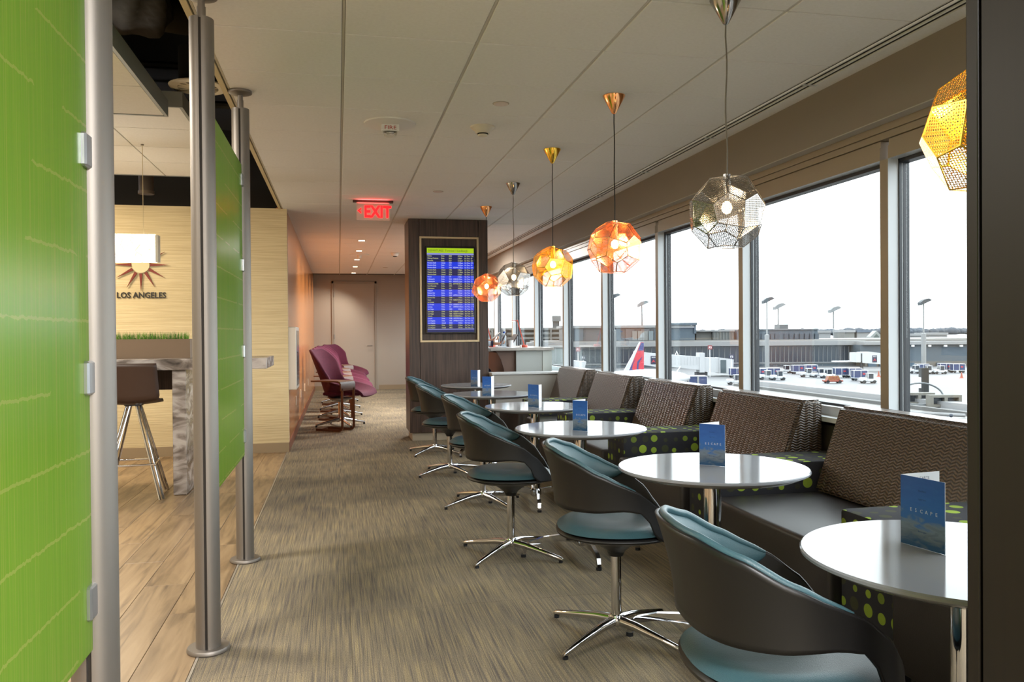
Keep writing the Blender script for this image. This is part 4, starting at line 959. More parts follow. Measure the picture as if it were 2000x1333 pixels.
hd_ = MB().sphere((.045, 0, Z+.74), .1, 20, 14, sc_=(1.0, .78, 1.2)); hd_.sphere((.145, 0, Z+.725), .016, 8, 6, sc_=(1, .8, 1.5)); hd_.sphere((.05, .08, Z+.73), .022, 8, 6, sc_=(.7, .4, 1.4)); hd_.sphere((.05, -.08, Z+.73), .022, 8, 6, sc_=(.7, .4, 1.4)); hd_.cyl((.03, 0, Z+.56), .05, 0, .10, 16)
hd_.build('head', M_skin, pr, 70); MB().sphere((.03, 0, Z+.775), .105, 20, 12, sc_=(.98, .82, 1.05)).build('hair', mat('brown_hair', (60, 42, 30), 0.7), pr, 70)
for s in (-1, 1): MB().sphere((.135, s*.032, Z+.75), .010, 10, 8).build('eye', mat('eye_dark', (40, 34, 30), 0.3), pr, 60)
MB().sphere((.138, 0, Z+.675), .02, 10, 6, sc_=(.4, 1, .3)).build('mouth', mat('lips', (170, 96, 86), 0.5), pr, 60)
tr_ = skin_body('trousers', [(0, 0, Z), (0, .10, Z), (0, -.10, Z), (.40, .13, Z+.02), (.40, -.13, Z+.02), (.36, .12, Z-.42), (.36, -.12, Z-.42)], [(0, 1), (0, 2), (1, 3), (2, 4), (3, 5), (4, 6)], [.125, .115, .115, .085, .085, .065, .065], M_navy, pr)
for s in (-1, 1): MB().rbox(.30, .54, s*.12-.045, s*.12+.045, Z-.52, Z-.42, .03, 3).build('shoe', mat('black_shoe', (24, 22, 22), 0.4), pr, 60)
for s in (-1, 1):
    w_ = Vector((.26, s*.20, CT+.055)); hp = Vector((.50, s*.15 if s > 0 else -.26, CT+.05 if s < 0 else CT+.09))
    skin_body('sleeve', [tuple(w_-Vector((.10, 0, -.02))), tuple(w_), tuple(w_.lerp(hp, .7))], [(0, 1), (1, 2)], [.052, .048, .038], M_shirt, pr, 0)
    d = (hp-w_).normalized(); MB().tube([tuple(w_.lerp(hp, .66)), tuple(w_.lerp(hp, .74))], .040, 16).build('cuff', M_navy, pr, 40)
    js = [tuple(w_.lerp(hp, .72)), tuple(hp), tuple(hp+d*.04)]; es = [(0, 1), (1, 2)]; rs = [.026, (.034, .018), (.036, .018)]
    skin_body('hand', js, es, rs, M_skin, pr, 0)
    pd_ = Vector((-d.y, d.x, 0)).normalized(); 
    for q_, (off, ln) in enumerate(((-.027, .062), (-.009, .070), (.009, .068), (.027, .055))):
        b0 = hp+d*.045+pd_*off; up = Vector((0, 0, 1)); cu = .9
        skin_body('finger', [tuple(b0), tuple(b0+d*ln*.45+up*.006), tuple(b0+d*ln*.62+up*.028), tuple(b0+d*ln*.45+up*.045)], [(0, 1), (1, 2), (2, 3)], [.009, .0088, .0082, .007], M_skin, pr, 0)
    b0 = hp+pd_*(.028*-s); skin_body('thumb', [tuple(b0), tuple(b0+d*.03+pd_*(-s*.018)+Vector((0, 0, .012))), tuple(b0+d*.05+pd_*(-s*.008)+Vector((0, 0, .034)))], [(0, 1), (1, 2)], [.011, .010, .008], M_skin, pr, 0)
t = thing('phone', 'dark phone with red case held in the person\'s hand', 'phone', (2.055, 10.255, CT+.085)); b = MB().rbox(-.005, .005, -.036, .036, -.01, .12, .003, 1); b.xform(Matrix.Rotation(math.radians(28), 4, 'Y')); b.build('case', mat('phone_dark', (50, 34, 36), 0.3), t)
t = thing('tablet_book', 'thin dark reading tablet held up behind the pillar edge', 'tablet', (2.02, 10.68, CT+.13)); b = MB().rbox(-.004, .004, -.07, .07, 0, .15, .002, 1); b.xform(Matrix.Rotation(math.radians(50), 4, 'Y')); b.build('case', mat('phone_dark', (50, 34, 36), 0.3), t, loc=(-.02, 0, -.03))
t = thing('counter_stool', 'high black stool under the seated person, behind the pillar', 'stool', (1.50, 10.5, 0)); MB().rbox(-.2, .2, -.2, .2, .60, .66, .02, 3).build('seat', M_shell, t, 50); MB().cyl((0, 0, .02), .03, 0, .58, 16).build('column', M_chrome, t, 30); MB().lathe([(.22, 0), (.22, .01), (.04, .03)], 32).build('base', M_chrome, t, 30)

# ------------------------------------------------------------------ outdoors: apron, concourse, vehicles
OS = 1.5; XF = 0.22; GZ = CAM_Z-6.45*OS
def dd(D): return D*OS if D > 50 else D
def E(px, D, z=0.0):
    """a bearing (as pixel column) and a distance -> real place on the airfield"""
    D = dd(D); a = (px-1000)/FPX*D; return Vector((a*math.cos(YAW)+D*math.sin(YAW), -a*math.sin(YAW)+D*math.cos(YAW), z))
def Zp(px, py, D): return CAM_Z+((651.8-.008*(px-1000))-py)/FPX*dd(D)
def Wp(n, D): return n/FPX*dd(D)
def at(name, label, cat, px, D, z=GZ, rz=0, group=None): return thing(name, label, cat, E(px, D, z), -YAW+rz, group)
gp = MB().box(3.0, 2500, -900, 3200, GZ-.5, GZ).build('apron_ground', mat('apron_concrete', (176, 176, 180), 0.6, vary=((.08, .08, .08), 0.5, (150, 150, 156)))); tag(gp, 'pale concrete airfield apron with traces of snow', 'ground', kind='structure')
M_snow = mat('snow', (235, 236, 240), 0.8)
M_gravel = NB('roof_gravel'); M_gravel.l(M_gravel.ramp(M_gravel.noise(M_gravel.mapped('Object', (9, 9, 9)), 1, 6), [(0.38, C(84, 76, 70)), (0.6, C(168, 160, 150))]), M_gravel.b.inputs['Base Color']); M_gravel = M_gravel.m
rf = thing('lower_roof', 'flat gravel roof below the windows with white edge', 'roof', (0, 0, 0))
MB().box(3.0, 17.6, -8, 34, -2.2, -1.2).build('gravel_bed', M_gravel, rf); MB().box(17.6, 18.7, -8, 34, -2.2, -1.22).build('membrane', M_snow, rf)
MB().box(18.7, 19.2, -8, 34.4, -5.1, -1.02).build('coping', M_conc, rf); MB().box(17.5, 17.7, -8, 34, -1.25, -1.1).build('kerb', mat('kerb_grey', (150, 148, 146), 0.8), rf)
# curb units, cable, black post, bird
for k, (px, D) in enumerate(((1792, 27.0), (1843, 26.0))):
    t = at('roof_block', ('concrete roof block with two dark holes, left one' , 'concrete roof block with two dark holes, right one')[k], 'block', px, D, -1.2, 0, 'concrete blocks on the roof')
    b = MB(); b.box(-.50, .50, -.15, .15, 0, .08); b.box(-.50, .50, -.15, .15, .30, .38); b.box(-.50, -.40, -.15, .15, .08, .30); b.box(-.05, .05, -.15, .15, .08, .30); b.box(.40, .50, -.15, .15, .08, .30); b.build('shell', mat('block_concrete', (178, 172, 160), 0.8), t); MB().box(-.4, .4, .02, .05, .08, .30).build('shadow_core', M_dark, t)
cb = MB(); c0 = E(1795, 26.2, -1.05); pts = [tuple(c0+Vector((.75*math.cos(a)*math.cos(YAW), -.75*math.cos(a)*math.sin(YAW), .35*math.sin(a)+.25))+Vector((0, .10*math.sin(a*2), 0))) for a in [2*PI*k/28 for k in range(29)]]
o = cb.tube(pts, .028, 8).build('coiled_cable', mat('grey_cable', (140, 146, 150), 0.5), None, 50); tag(o, 'grey cable coiled in a loop on the gravel roof', 'cable')
t = at('roof_post', 'short black post standing on the gravel roof', 'post', 1804, 28.5, -1.02); MB().box(-.13, .13, -.1, .1, -.2, .95).build('shaft', M_blk, t); MB().box(-.35, -.14, -.1, .1, .25, .62).build('bracket', M_walu, t)
t = at('bird', 'small dark bird on the near edge of the roof', 'bird', 1848, 21.0, -1.2); MB().sphere((0, 0, .14), .10, 12, 8, sc_=(1.3, .7, .8)).build('bird_body', mat('bird_dark', (44, 50, 60), 0.7), t, 60); MB().sphere((.12, 0, .24), .05, 10, 6).build('bird_head', mat('bird_dark', (44, 50, 60), 0.7), t, 60)
pp = MB().tube([tuple(E(1560, 25.5, -1.12)), tuple(E(1885, 22.5, -1.12))], .05, 8).build('roof_pipe', M_conc, None, 40); tag(pp, 'long pale pipe lying on the gravel roof', 'pipe')

# concourse
FD = 150.0
M_fb = mat('blue_grey_cladding', (108, 128, 146), 0.6); M_fg = mat('concourse_glass', (74, 90, 110), 0.18); M_fw = mat('pale_fascia', (214, 214, 216), 0.7); M_fm = mat('pale_mullion', (168, 172, 178), 0.5); M_fbr = mat('brown_grey_cladding', (136, 132, 136), 0.6); M_fbeige = mat('beige_cladding', (186, 186, 182), 0.7); M_shade = mat('dark_undercroft', (66, 74, 88), 0.7); M_tan = mat('tan_base', (158, 152, 146), 0.7)
M_roofpale = mat('pale_flat_roof', (218, 214, 210), 0.8)
UB = Zp(1500, 664, 152)+.06
def blk(parent, name, px0, px1, py0, py1, m, D=FD, depth=14.0, off=0.0):
    """a block on the facade line: bearings px0..px1 at distance D, from the height seen at py1 up to py0"""
    c = (px0+px1)/2; w_ = Wp(px1-px0, D); zt, zb = Zp(c, py0, D), Zp(c, py1, D)
    if parent.name.startswith('upper_block'): zb = max(zb, UB)
    o = MB().box(-w_/2, w_/2, -off, depth, zb, zt).build(name, m, parent); o.matrix_basis = Matrix.Translation(E(c, D, 0)) @ Matrix.Rotation(-YAW, 4, 'Z'); return o
cc = thing('concourse_building', 'long two-storey airport concourse with blue-grey glazing and white roof edge', 'building', (0, 0, 0))
blk(cc, 'ground_storey', 1040, 1690, 709, 724, M_fb, depth=16)
blk(cc, 'first_storey_glass', 1040, 1680, 677, 709, M_fg, depth=15)
blk(cc, 'roof_edge', 1030, 1686, 668, 676.5, M_fw, off=1.6, depth=20)
blk(cc, 'sill_band', 1040, 1682, 709, 712, M_fm, off=.3)
blk(cc, 'wing_wall', 1680, 1960, 673, 706, M_fb, D=146, depth=20)
blk(cc, 'wing_roof_edge', 1684, 1965, 667, 673, M_fw, D=146, off=1.2, depth=24)
blk(cc, 'wing_base', 1690, 1960, 706, 720, M_tan, D=146, depth=18)
blk(cc, 'roof_deck', 1040, 1960, 664, 668, M_roofpale, D=152, depth=34)
mm = MB().box(-.09, .09, -.12, .1, 0, Wp(31, FD)).mesh('mullion', M_fm); zb_ = Zp(1400, 709, FD)
k = 0; px = 1052
while px < 1680:
    o = inst(mm, 'mullion', cc, E(px, FD, Zp(px, 708, FD)), (0, 0, -YAW)); px += 8.4 if px > 1480 else 11.0
g0 = MB().box(-.07, .07, -.12, .1, 0, Wp(12, FD)).mesh('mullion', M_fm); px = 1480
while px < 1610: inst(g0, 'mullion', cc, E(px, FD, Zp(px, 724, FD)), (0, 0, -YAW)); px += 9
for px0, px1 in ((1484, 1492), (1500, 1510), (1520, 1530), (1546, 1556), (1566, 1574), (1340, 1350), (1368, 1378), (1390, 1400)): blk(cc, 'window', px0, px1, 714, 722, M_fg, D=FD-.2, depth=.3)
for px0 in (1696, 1718, 1770, 1830): blk(cc, 'dock_door', px0, px0+16, 709, 720, mat('dock_blue', (80, 120, 150), 0.5), D=145.6, depth=.5)
for px0 in (1782, 1815, 1846, 1877):
    t_ = blk(cc, 'wall_lamp', px0, px0+4, 674.5, 677.5, M_white, D=145, depth=.8)
u1 = thing('upper_block', 'long grey upper storey with pale parapet on the left of the concourse', 'building', (0, 0, 0))
blk(u1, 'wall', 1100, 1299, 641, 668, M_fbr, D=154, depth=20); blk(u1, 'parapet', 1095, 1298, 636, 641, M_fw, D=154, off=.8, depth=22)
for px0 in (1102, 1122, 1196, 1222, 1252, 1278): blk(u1, 'wall_panel', px0, px0+17, 643, 667, M_fb if px0 < 1200 or px0 > 1260 else M_fbr, D=153.7, depth=.5)
for px0 in (1235, 1246, 1256): blk(u1, 'window', px0, px0+9.4, 647, 665, M_fbeige, D=153.4, depth=.5)
blk(u1, 'window', 1267, 1276, 647, 665, mat('pale_pane', (160, 176, 184), 0.3), D=153.4, depth=.5)
u2 = thing('upper_block', 'blue upper block with overhanging dark roof frame above the concourse', 'building', (0, 0, 0))
blk(u2, 'wall', 1306, 1357, 641, 670, mat('deep_blue_cladding', (92, 120, 142), 0.4), D=152.5, depth=18); blk(u2, 'roof_frame', 1304, 1360, 631, 635.5, M_fb, D=152.5, off=1.2); blk(u2, 'frame_leg', 1356, 1360, 635, 652, M_fb, D=152, depth=3); blk(u2, 'parapet', 1305, 1355, 636, 641, M_fw, D=152.3, off=.5)
u3 = thing('upper_block', 'pale beige upper block with ribbed siding in the middle', 'building', (0, 0, 0)); blk(u3, 'wall', 1360, 1392, 646, 669, M_fbeige, D=156); blk(u3, 'ribbed_wall', 1392, 1434, 648, 669, mat('ribbed_grey', (150, 156, 156), 0.6), D=155); blk(u3, 'parapet', 1359, 1435, 645, 648, M_fw, D=154.6, depth=16)
for px0 in range(1394, 1434, 6): blk(u3, 'rib', px0, px0+1, 649, 668, M_fbeige, D=154.8, depth=.3)
u4 = thing('upper_block', 'blue-grey upper block with a strip of dark windows above the concourse', 'building', (0, 0, 0)); blk(u4, 'wall', 1440, 1597, 645, 667, M_fb, D=154, depth=16); blk(u4, 'roof_line', 1440, 1598, 642.5, 645, M_fm, D=154, off=.5, depth=18)
for px0 in list(range(1478, 1522, 9))+list(range(1532, 1594, 10)): blk(u4, 'window', px0, px0+7.5, 652, 664, M_fg, D=153.7, depth=.5)
blk(u4, 'roof_unit', 1523, 1540, 634, 643, mat('unit_grey', (126, 136, 142), 0.6), D=158, depth=5)
u5 = thing('glazed_gable', 'little glass gable on the flat roof at right', 'building', tuple(E(1712, 175, Zp(1712, 664, 175))), -YAW); b = MB().prism([(-1.9, 0), (1.9, 0), (1.9, 1.0), (0, 2.9), (-1.9, 1.0)], 0, 3, 'y'); b.build('gable', mat('gable_pale', (196, 204, 204), 0.5), u5); MB().prism([(-.9, .3), (.9, .3), (.9, .9), (0, 1.9), (-.9, .9)], -.05, .1, 'y').build('glazing', mat('gable_glass', (90, 116, 116), 0.3), u5)
for k, (px0, px1, a, b_, m_, lab) in enumerate(((1598, 1622, 646, 664, M_fw, 'white low roof building behind the concourse, left'), (1650, 1669, 645, 662, M_snow, 'white flat storage hall behind the concourse, centre'), (1674, 1708, 645, 662, mat('roof_blue', (130, 152, 180), 0.6), 'pale hall with blue roof behind the concourse, right'), (1756, 1800, 652, 665, M_fw, 'low pale building far behind, right of the mullion'), (1815, 1850, 650, 662, M_fw, 'small pale building in front of the far trees'))):
    t = thing('far_hall', lab, 'building', (0, 0, 0)); blk(t, 'wall', px0, px1, a+4, b_+2, M_fw if k != 1 else M_fbeige, D=400, depth=20); blk(t, 'roof', px0-1, px1+1, a, a+4.5, m_, D=400, off=1, depth=22)
ct2 = thing('water_tower_block', 'grey tower with square head far left through the windows', 'building', (0, 0, 0)); blk(ct2, 'head', 1079, 1096, 617, 628, mat('tower_pale', (176, 180, 182), 0.6), D=210, depth=3); blk(ct2, 'shaft', 1080, 1093, 628, 660, mat('tower_grey', (130, 142, 150), 0.6), D=211, depth=3)
pr_ = thing('parking_ramp', 'pale parking ramp decks seen through the far left windows', 'building', (0, 0, 0))
for k in range(3): blk(pr_, 'deck', 900, 1108, 641+k*9, 645+k*9, M_fbeige, D=190, depth=25)
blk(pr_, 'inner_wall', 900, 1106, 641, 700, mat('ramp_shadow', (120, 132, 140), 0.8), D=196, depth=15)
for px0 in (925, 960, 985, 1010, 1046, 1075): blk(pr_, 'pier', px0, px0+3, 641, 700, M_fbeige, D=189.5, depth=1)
# far tree belt: many single trees joined per belt
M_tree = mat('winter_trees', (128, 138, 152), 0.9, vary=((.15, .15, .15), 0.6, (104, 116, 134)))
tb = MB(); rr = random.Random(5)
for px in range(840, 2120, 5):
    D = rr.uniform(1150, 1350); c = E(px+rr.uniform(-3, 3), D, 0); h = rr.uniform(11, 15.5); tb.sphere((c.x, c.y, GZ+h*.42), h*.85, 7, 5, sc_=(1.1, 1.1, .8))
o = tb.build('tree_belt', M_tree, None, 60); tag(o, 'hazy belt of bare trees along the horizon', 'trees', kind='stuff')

# light masts
MASTS = [(1498, 584, 717, 118, True, 'dark-headed light mast standing left in the big window, nearest'), (1520, 596, 640, 235, False, 'pale light mast behind the upper block of the concourse'), (1628, 602, 664, 260, False, 'pale light mast behind the flat roof, centre of big window'), (1804, 587, 716, 126, True, 'dark-headed light mast in the narrow right window'), (1254, 591, 637, 235, False, 'pale light mast above the long grey upper storey'), (1199, 577, 640, 140, True, 'light mast half hidden by a window mullion')]
for px, py, pb_, D, dark, lab in MASTS:
    z1 = Zp(px, py+5, D); t = at('light_mast', lab, 'light mast', px, D, GZ, 0, 'apron light masts'); s = D/112*OS
    MB().lathe([(.30*s if dark else .2, 0), (.32*s if dark else .2, (z1-GZ)*.55), (.12*s, (z1-GZ)*.56), (.10*s, z1-GZ)], 10).build('pole', mat('mast_pale', (206, 208, 210), 0.6), t, 40)
    b = MB().prism([(-.55*s, -.35*s), (.1*s, -.05*s), (.95*s, .35*s), (.55*s, .62*s), (-.15*s, .42*s), (-.6*s, .05*s)], -.5*s, .5*s, 'y'); b.build('lamp_head', mat('mast_head_dark', (64, 78, 92), 0.6) if dark else mat('mast_head_pale', (186, 194, 198), 0.6), t, loc=(0, 0, z1-GZ))

# jet bridges
M_jw = mat('jetbridge_white', (226, 228, 232), 0.6); M_jn = mat('emblem_navy', (30, 48, 104), 0.5); M_jr = mat('emblem_red', (214, 40, 60), 0.5)
def emblem(t, x, y, z, s):
    MB().box(x-s*.5, x+s*.5, y-.06, y, z-s*.75, z+s*.75).build('sign_panel', M_jn, t)
    MB().prism([(x-s*.36, z-s*.5), (x, z-s*.28), (x+s*.36, z-s*.5), (x, z+s*.12)], y-.12, y-.06, 'y').build('red_emblem', M_jr, t)
    tt = MB(); add_text(tt, 'DELTA', s*.24, lambda a, b: (x+a, y-.09, z+s*.42+b), 'CENTER'); tt.build('lettering', M_white, t)
D = 118; t = at('jet_bridge', 'long white ribbed jet bridge under the F3 gate sign', 'jet bridge', 1300, D); L = lambda p: Wp(p-1300, D); zz = lambda p: Zp(1350, p, D)-GZ
MB().prism([(L(1300), zz(692)), (L(1372), zz(698)), (L(1372), zz(724)), (L(1300), zz(715))], 0, 3.2, 'y').build('tunnel', M_jw, t)
MB().prism([(L(1366), zz(690)), (L(1376), zz(690)), (L(1376), zz(728)), (L(1366), zz(728))], -.2, 3.4, 'y').build('joint_frame', M_jw, t)
MB().prism([(L(1376), zz(699)), (L(1404), zz(700)), (L(1404), zz(729)), (L(1376), zz(725))], 0, 3.2, 'y').build('outer_tunnel', M_jw, t)
MB().prism([(L(1404), zz(699)), (L(1432), zz(703)), (L(1430), zz(733)), (L(1404), zz(730))], -.4, 3.6, 'y').build('cab', M_jw, t)
MB().box(L(1406), L(1417), -.5, -.4, zz(729), zz(704)).build('cab_window', mat('cab_grey', (120, 140, 150), 0.4), t)
for p_ in range(1306, 1366, 6): MB().box(L(p_), L(p_)+.1, -.08, 0, zz(713), zz(697)).build('rib', M_jw, t)
MB().tube([(L(1372), 1.6, zz(726)), (L(1372), 1.6, 0)], .35, 8).build('support_leg', M_walu, t, 40); MB().box(L(1372)-1.2, L(1372)+1.2, .6, 2.6, 0, .9).build('wheel_bogie', M_dark, t)
MB().tube([(L(1318), -.3, zz(694)), (L(1321), -.3, zz(686)), (L(1324), -.3, zz(694))], .08, 6).build('handrail', M_white, t)
MB().tube([(L(1328), -.4, zz(716)), (L(1318), -.4, zz(730))], .12, 6).build('service_stair', M_walu, t)
D = 128; t = at('jet_bridge', 'white jet bridge with navy emblem at the right end of glazing', 'jet bridge', 1700, D); L = lambda p: Wp(p-1700, D); zz = lambda p: Zp(1700, p, D)-GZ
MB().box(L(1671), L(1680), -.3, 3.5, zz(708), zz(689)).build('cab', M_jw, t); MB().box(L(1680), L(1684), 0, 3, zz(706), zz(691)).build('bellows', mat('bellows_grey', (100, 112, 120), 0.7), t); MB().prism([(L(1684), zz(688)), (L(1704), zz(688)), (L(1760), zz(696)), (L(1760), zz(716)), (L(1684), zz(709))], 0, 3.2, 'y').build('tunnel', M_jw, t)
emblem(t, L(1708), -.02, zz(701.5), 1.1); MB().box(L(1640), L(1684), 3, 5, zz(708), zz(706)).build('walkway', M_walu, t); MB().tube([(L(1688), 1.5, zz(709)), (L(1688), 1.5, 0)], .4, 8).build('support_leg', M_dark, t, 40)
D = 105; t = at('jet_bridge', 'white jet bridge with navy emblem behind the aircraft tail', 'jet bridge', 1262, D); L = lambda p: Wp(p-1262, D); zz = lambda p: Zp(1262, p, D)-GZ
MB().prism([(L(1241), zz(687)), (L(1300), zz(693)), (L(1300), zz(720)), (L(1241), zz(711))], 0, 3.0, 'y').build('tunnel', M_jw, t); emblem(t, L(1276), -.02, zz(704), 1.05)
MB().tube([(L(1250), 1.5, zz(712)), (L(1250), 1.5, 0)], .3, 8).build('support_leg', M_walu, t, 40)
D = 100; t = at('jet_bridge', 'small white jet bridge head under the F1 gate sign', 'jet bridge', 1130, D); L = lambda p: Wp(p-1130, D); zz = lambda p: Zp(1130, p, D)-GZ
MB().prism([(L(1118), zz(705)), (L(1145), zz(707)), (L(1141), zz(722)), (L(1118), zz(720))], 0, 3.0, 'y').build('cab', M_jw, t); MB().tube([(L(1124), 1.5, zz(720)), (L(1124), 1.5, 0)], .3, 8).build('support_leg', M_walu, t, 40)
# gate signs
for (px, py, w_, h_, s, m_, tm_, lab) in ((1129, 683, 8, 8, 'F1', mat('sign_red', (206, 60, 76), 0.5), M_white, 'red F1 gate sign on the concourse roof edge'), (1139, 699, 10, 8, 'F1', M_jn, M_white, 'dark F1 gate sign on the glazing'), (1387, 679, 8, 8, 'F3', mat('sign_red', (206, 60, 76), 0.5), M_white, 'red F3 gate sign on the concourse roof edge'), (1429, 697, 9, 8, 'F3', M_jn, M_white, 'dark F3 gate sign at the end of the jet bridge')):
    D = 116; t = at('gate_sign', lab, 'sign', px, D, Zp(px, py, D)); a, b_ = Wp(w_, D)/2, Wp(h_, D)/2
    MB().box(-a, a, 0, .3, -b_, b_).build('sign_board', m_, t); tt = MB(); add_text(tt, s, b_*1.5, lambda x, y: (x, -.03, -b_*.55+y), 'CENTER'); tt.build('lettering', tm_, t)
    MB().tube([(0, .3, 0), (0, .35, GZ-Zp(px, py, D))], .08, 6).build('post', M_walu, t)
    if py < 690: MB().box(a, a+Wp(16 if s == 'F3' else 10, D), .05, .3, -b_*.7, b_*.7).build('sign_extension', M_shade, t)

# aircraft
D = 72; t = at('aircraft', 'white jet with red and blue tail fin parked at the gate', 'aircraft', 1240, D); t.scale = (OS,)*3; L = lambda p: Wp(p-1240, D)/OS; zz = lambda p: (Zp(1240, p, D)-GZ)/OS
prof = [(.15, -5.2), (.5, -4.6), (.95, -3.0), (1.28, -.8), (1.32, 1.5), (1.32, 14), (1.2, 16), (.8, 17.5), (.1, 18.4)]
fu = MB().lathe(prof, 28, (0, 0, 0)); fu.xform(Matrix.Translation((0, 1.5, zz(724)-1.30)) @ Matrix.Rotation(math.radians(-6), 4, 'Y') @ Matrix.Rotation(-PI/2, 4, 'Y')); fu.build('fuselage', mat('aircraft_white', (236, 238, 242), 0.3), t, 50)
MB().prism([(L(1222), zz(729)), (L(1262), zz(737)), (L(1262.5), zz(690)), (L(1262), zz(670)), (L(1256), zz(669))], 1.35, 1.65, 'y').build('tail_fin', mat('fin_red', (232, 58, 76), 0.4), t)
MB().prism([(L(1250.5), zz(686)), (L(1261.5), zz(686)), (L(1262.3), zz(671)), (L(1257), zz(670))], 1.33, 1.67, 'y').build('blue_fin_tip', mat('fin_blue', (58, 66, 140), 0.4), t)
MB().prism([(L(1232.5), zz(726)), (L(1241), zz(727.6)), (L(1238.5), zz(722)), (L(1240), zz(714)), (L(1246), zz(701)), (L(1240), zz(710))], 1.33, 1.67, 'y').build('blue_fin_stripe', mat('fin_blue', (58, 66, 140), 0.4), t)
MB().prism([(L(1247.5), zz(728)), (L(1250.5), zz(728)), (L(1252), zz(712)), (L(1259.5), zz(697)), (L(1249), zz(708))], 1.33, 1.67, 'y').build('blue_fin_stripe', mat('fin_blue', (58, 66, 140), 0.4), t)
MB().prism([(L(1221), zz(729)), (L(1231), zz(729)), (L(1256), zz(669)), (L(1254.5), zz(668.6))], 1.34, 1.66, 'y').build('white_leading_edge', mat('aircraft_white', (236, 238, 242), 0.3), t)
MB().prism([(-2.0, 1.9), (-3.6, 4.5), (-4.2, 4.5), (-4.0, 1.5)], 0, .1, 'z').build('tailplane', mat('aircraft_white', (236, 238, 242), 0.3), t, loc=(4.5, 0, zz(727)))
MB().tube([(-9, 1.5, zz(726)-2.6), (-9, 1.5, .3)], .12, 8).build('main_gear', M_walu, t); MB().tube([(-9, 1.3, .35), (-9, 1.7, .35)], .35, 14).build('wheel', M_dark, t)

# vehicles
M_vw = mat('vehicle_white', (232, 234, 238), 0.5); M_tire = mat('tyre_black', (28, 30, 34), 0.8); M_cur = mat('cart_blue', (52, 84, 156), 0.6); M_cg2 = mat('vehicle_glass', (74, 84, 100), 0.2)
wh = MB().lathe([(.30, -.1), (.30, .1)], 12, rot=Matrix.Rotation(PI/2, 3, 'X')).mesh('wheel', M_tire)
def wheels(t, xs, w_, r=.3):
    for x in xs:
        for y in (-w_, w_): inst(wh, 'wheel', t, (x, y, .3))
def tug(px, D, label, rz=0):
    t = at('baggage_tractor', label, 'vehicle', px, D, GZ, rz, 'white baggage tractors on the apron')
    MB().rbox(-1.55, -.35, -.62, .62, .32, 1.05, .15, 3).build('hood', M_vw, t, 50); MB().rbox(-.4, 1.35, -.62, .62, .32, .85, .06, 2).build('body', M_vw, t, 50)
    c = MB(); c.prism([(-.45, .84), (.75, .84), (.75, 1.75), (-.2, 1.75)], -.58, .58, 'y'); c.build('cab_glass', M_cg2, t); MB().rbox(-.3, .85, -.64, .64, 1.75, 1.85, .03, 1).build('cab_roof', M_vw, t)
    for x in (-.28, .7): MB().box(x-.05, x+.05, -.62, -.57, .84, 1.76).build('cab_post', M_vw, t)
    wheels(t, (-1.0, .85), .58); return t
def cart(px, D, label, rz=0, n_=1):
    t = at('baggage_cart', label, 'cart', px, D, GZ, rz, 'blue-curtained baggage carts on the apron')
    MB().box(-1.35, 1.35, -.75, .75, .5, .62).box(-1.35, 1.35, -.78, .78, 1.95, 2.05).build('frame', M_vw, t)
    for x in (-1.32, 0, 1.32): MB().box(x-.05, x+.05, -.79, -.7, .6, 2.0).box(x-.05, x+.05, .7, .79, .6, 2.0).build('upright', M_vw, t)
    MB().box(-1.25, 1.25, -.74, .74, .62, 1.95).build('curtain', M_cur, t); MB().box(.35, .85, -.78, -.74, 1.2, 1.5).build('red_patch', M_jr, t)
    wheels(t, (-.95, .95), .62)
def DG(py, px=1600): return 6.45*FPX/(py-(651.8-.008*(px-1000)))
TUGS = [(1497, 742, 'tractor at the left edge of the big window'), (1520, 743, 'tractor with people beside it, left in the big window'), (1534, 729.5, 'tractor farther back by the concourse wall'), (1577, 737, 'round-nosed tractor left of the middle of the row'), (1600, 738, 'tractor in the middle of the row'), (1616, 739, 'tractor touching the blue carts, in the middle'), (1696, 749, 'tractor pulling one blue cart, alone in front'), (1787, 730, 'tractor seen left in the narrow right window'), (1811, 731, 'second tractor in the narrow right window'), (1836, 731, 'third tractor in the narrow right window'), (1436, 752, 'tractor nose half hidden at a window mullion')]
for px, py, l in TUGS: tug(px, DG(py, px), 'white airport '+l)
CARTS = [(1482, 739, 'at the left edge of the big window'), (1509, 738, 'behind the left pair of tractors'), (1558, 731, 'far back, first of the pair by the wall'), (1583, 730.5, 'far back, second of the pair by the wall'), (1641, 738, 'left one of the pair right of centre'), (1668, 738.5, 'right one of the pair right of centre'), (1678, 744, 'hitched behind the lone front tractor'), (1800, 729, 'behind the tractors in the narrow right window'), (1870, 728.5, 'rightmost, in the narrow right window'), (1845, 727.5, 'second from the right in the narrow window'), (1330, 757, 'first of three below the jet bridge'), (1350, 757, 'second of three below the jet bridge'), (1369, 757, 'third of three below the jet bridge'), (1437, 738, 'under the end of the jet bridge')]
for px, py, l in CARTS: cart(px, DG(py, px), 'blue and white baggage cart '+l, PI/2 if px in (1330, 1350, 1369) else 0)
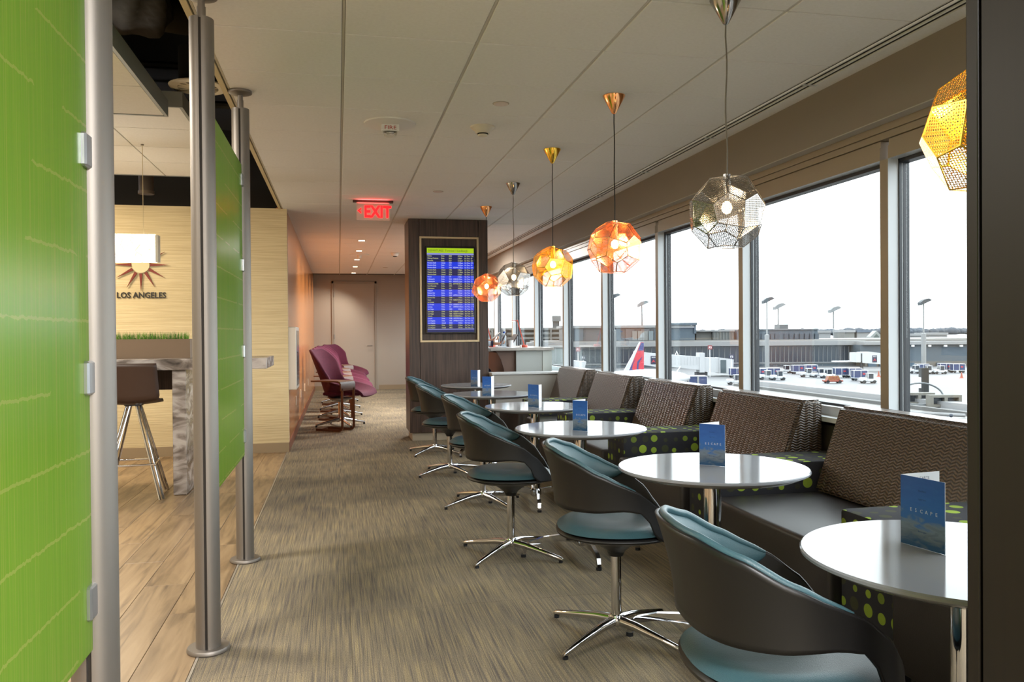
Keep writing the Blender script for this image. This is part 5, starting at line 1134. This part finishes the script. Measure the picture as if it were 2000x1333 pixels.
t = at('loader', 'small orange and yellow belt loader in the open', 'vehicle', 1626, DG(749, 1626)); MB().rbox(-1.7, 1.7, -.7, .7, .3, .6, .05, 1).build('chassis', mat('loader_orange', (222, 90, 50), 0.5), t); MB().prism([(-1.2, .6), (1.2, .6), (.9, 1.35), (-.9, 1.35)], -.6, .6, 'y').build('machinery', mat('loader_yellow', (226, 160, 60), 0.6, vary=((4, 4, 4), .3, (200, 60, 50))), t); wheels(t, (-1.1, 1.1), .6)
for k, (px, py) in enumerate(((1878, 739), (1716, 736), (1722, 737))):
    t = at('traffic_cone', ('orange cone at the far right of the apron', 'left orange cone below the right jet bridge', 'right orange cone below the right jet bridge')[k], 'cone', px, DG(py, px), GZ, 0, 'traffic cones'); MB().box(-.35, .35, -.35, .35, 0, .08).build('cone_base', M_coral, t); MB().lathe([(.28, .08), (.06, 1.2)], 14).build('cone_body', mat('cone_orange', (236, 110, 70), 0.5), t, 40)

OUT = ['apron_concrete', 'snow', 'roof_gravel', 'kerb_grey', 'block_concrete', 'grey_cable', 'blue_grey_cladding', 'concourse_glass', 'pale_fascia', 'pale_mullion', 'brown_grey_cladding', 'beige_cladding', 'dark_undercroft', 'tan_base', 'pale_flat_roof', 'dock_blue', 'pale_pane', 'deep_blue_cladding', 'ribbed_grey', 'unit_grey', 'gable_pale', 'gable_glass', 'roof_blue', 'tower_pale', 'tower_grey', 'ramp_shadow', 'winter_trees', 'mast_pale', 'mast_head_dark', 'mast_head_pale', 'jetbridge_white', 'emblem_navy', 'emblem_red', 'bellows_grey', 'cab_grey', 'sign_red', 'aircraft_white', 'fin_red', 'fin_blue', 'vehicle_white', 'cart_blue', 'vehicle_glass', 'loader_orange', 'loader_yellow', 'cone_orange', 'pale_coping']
for nm in OUT:          # outdoor base colours darkened to offset the raised sky brightness
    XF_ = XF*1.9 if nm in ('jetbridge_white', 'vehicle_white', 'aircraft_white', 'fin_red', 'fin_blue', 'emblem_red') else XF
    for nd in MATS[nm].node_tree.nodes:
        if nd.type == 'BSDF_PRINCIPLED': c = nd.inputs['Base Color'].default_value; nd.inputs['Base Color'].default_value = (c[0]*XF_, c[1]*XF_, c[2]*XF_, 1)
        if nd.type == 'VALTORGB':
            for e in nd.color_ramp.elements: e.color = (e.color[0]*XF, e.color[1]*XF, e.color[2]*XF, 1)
for o in bpy.data.objects:
    if o.type == 'MESH' and o.parent is None and not o.get('label') : o['label'] = o.name.replace('_', ' ')
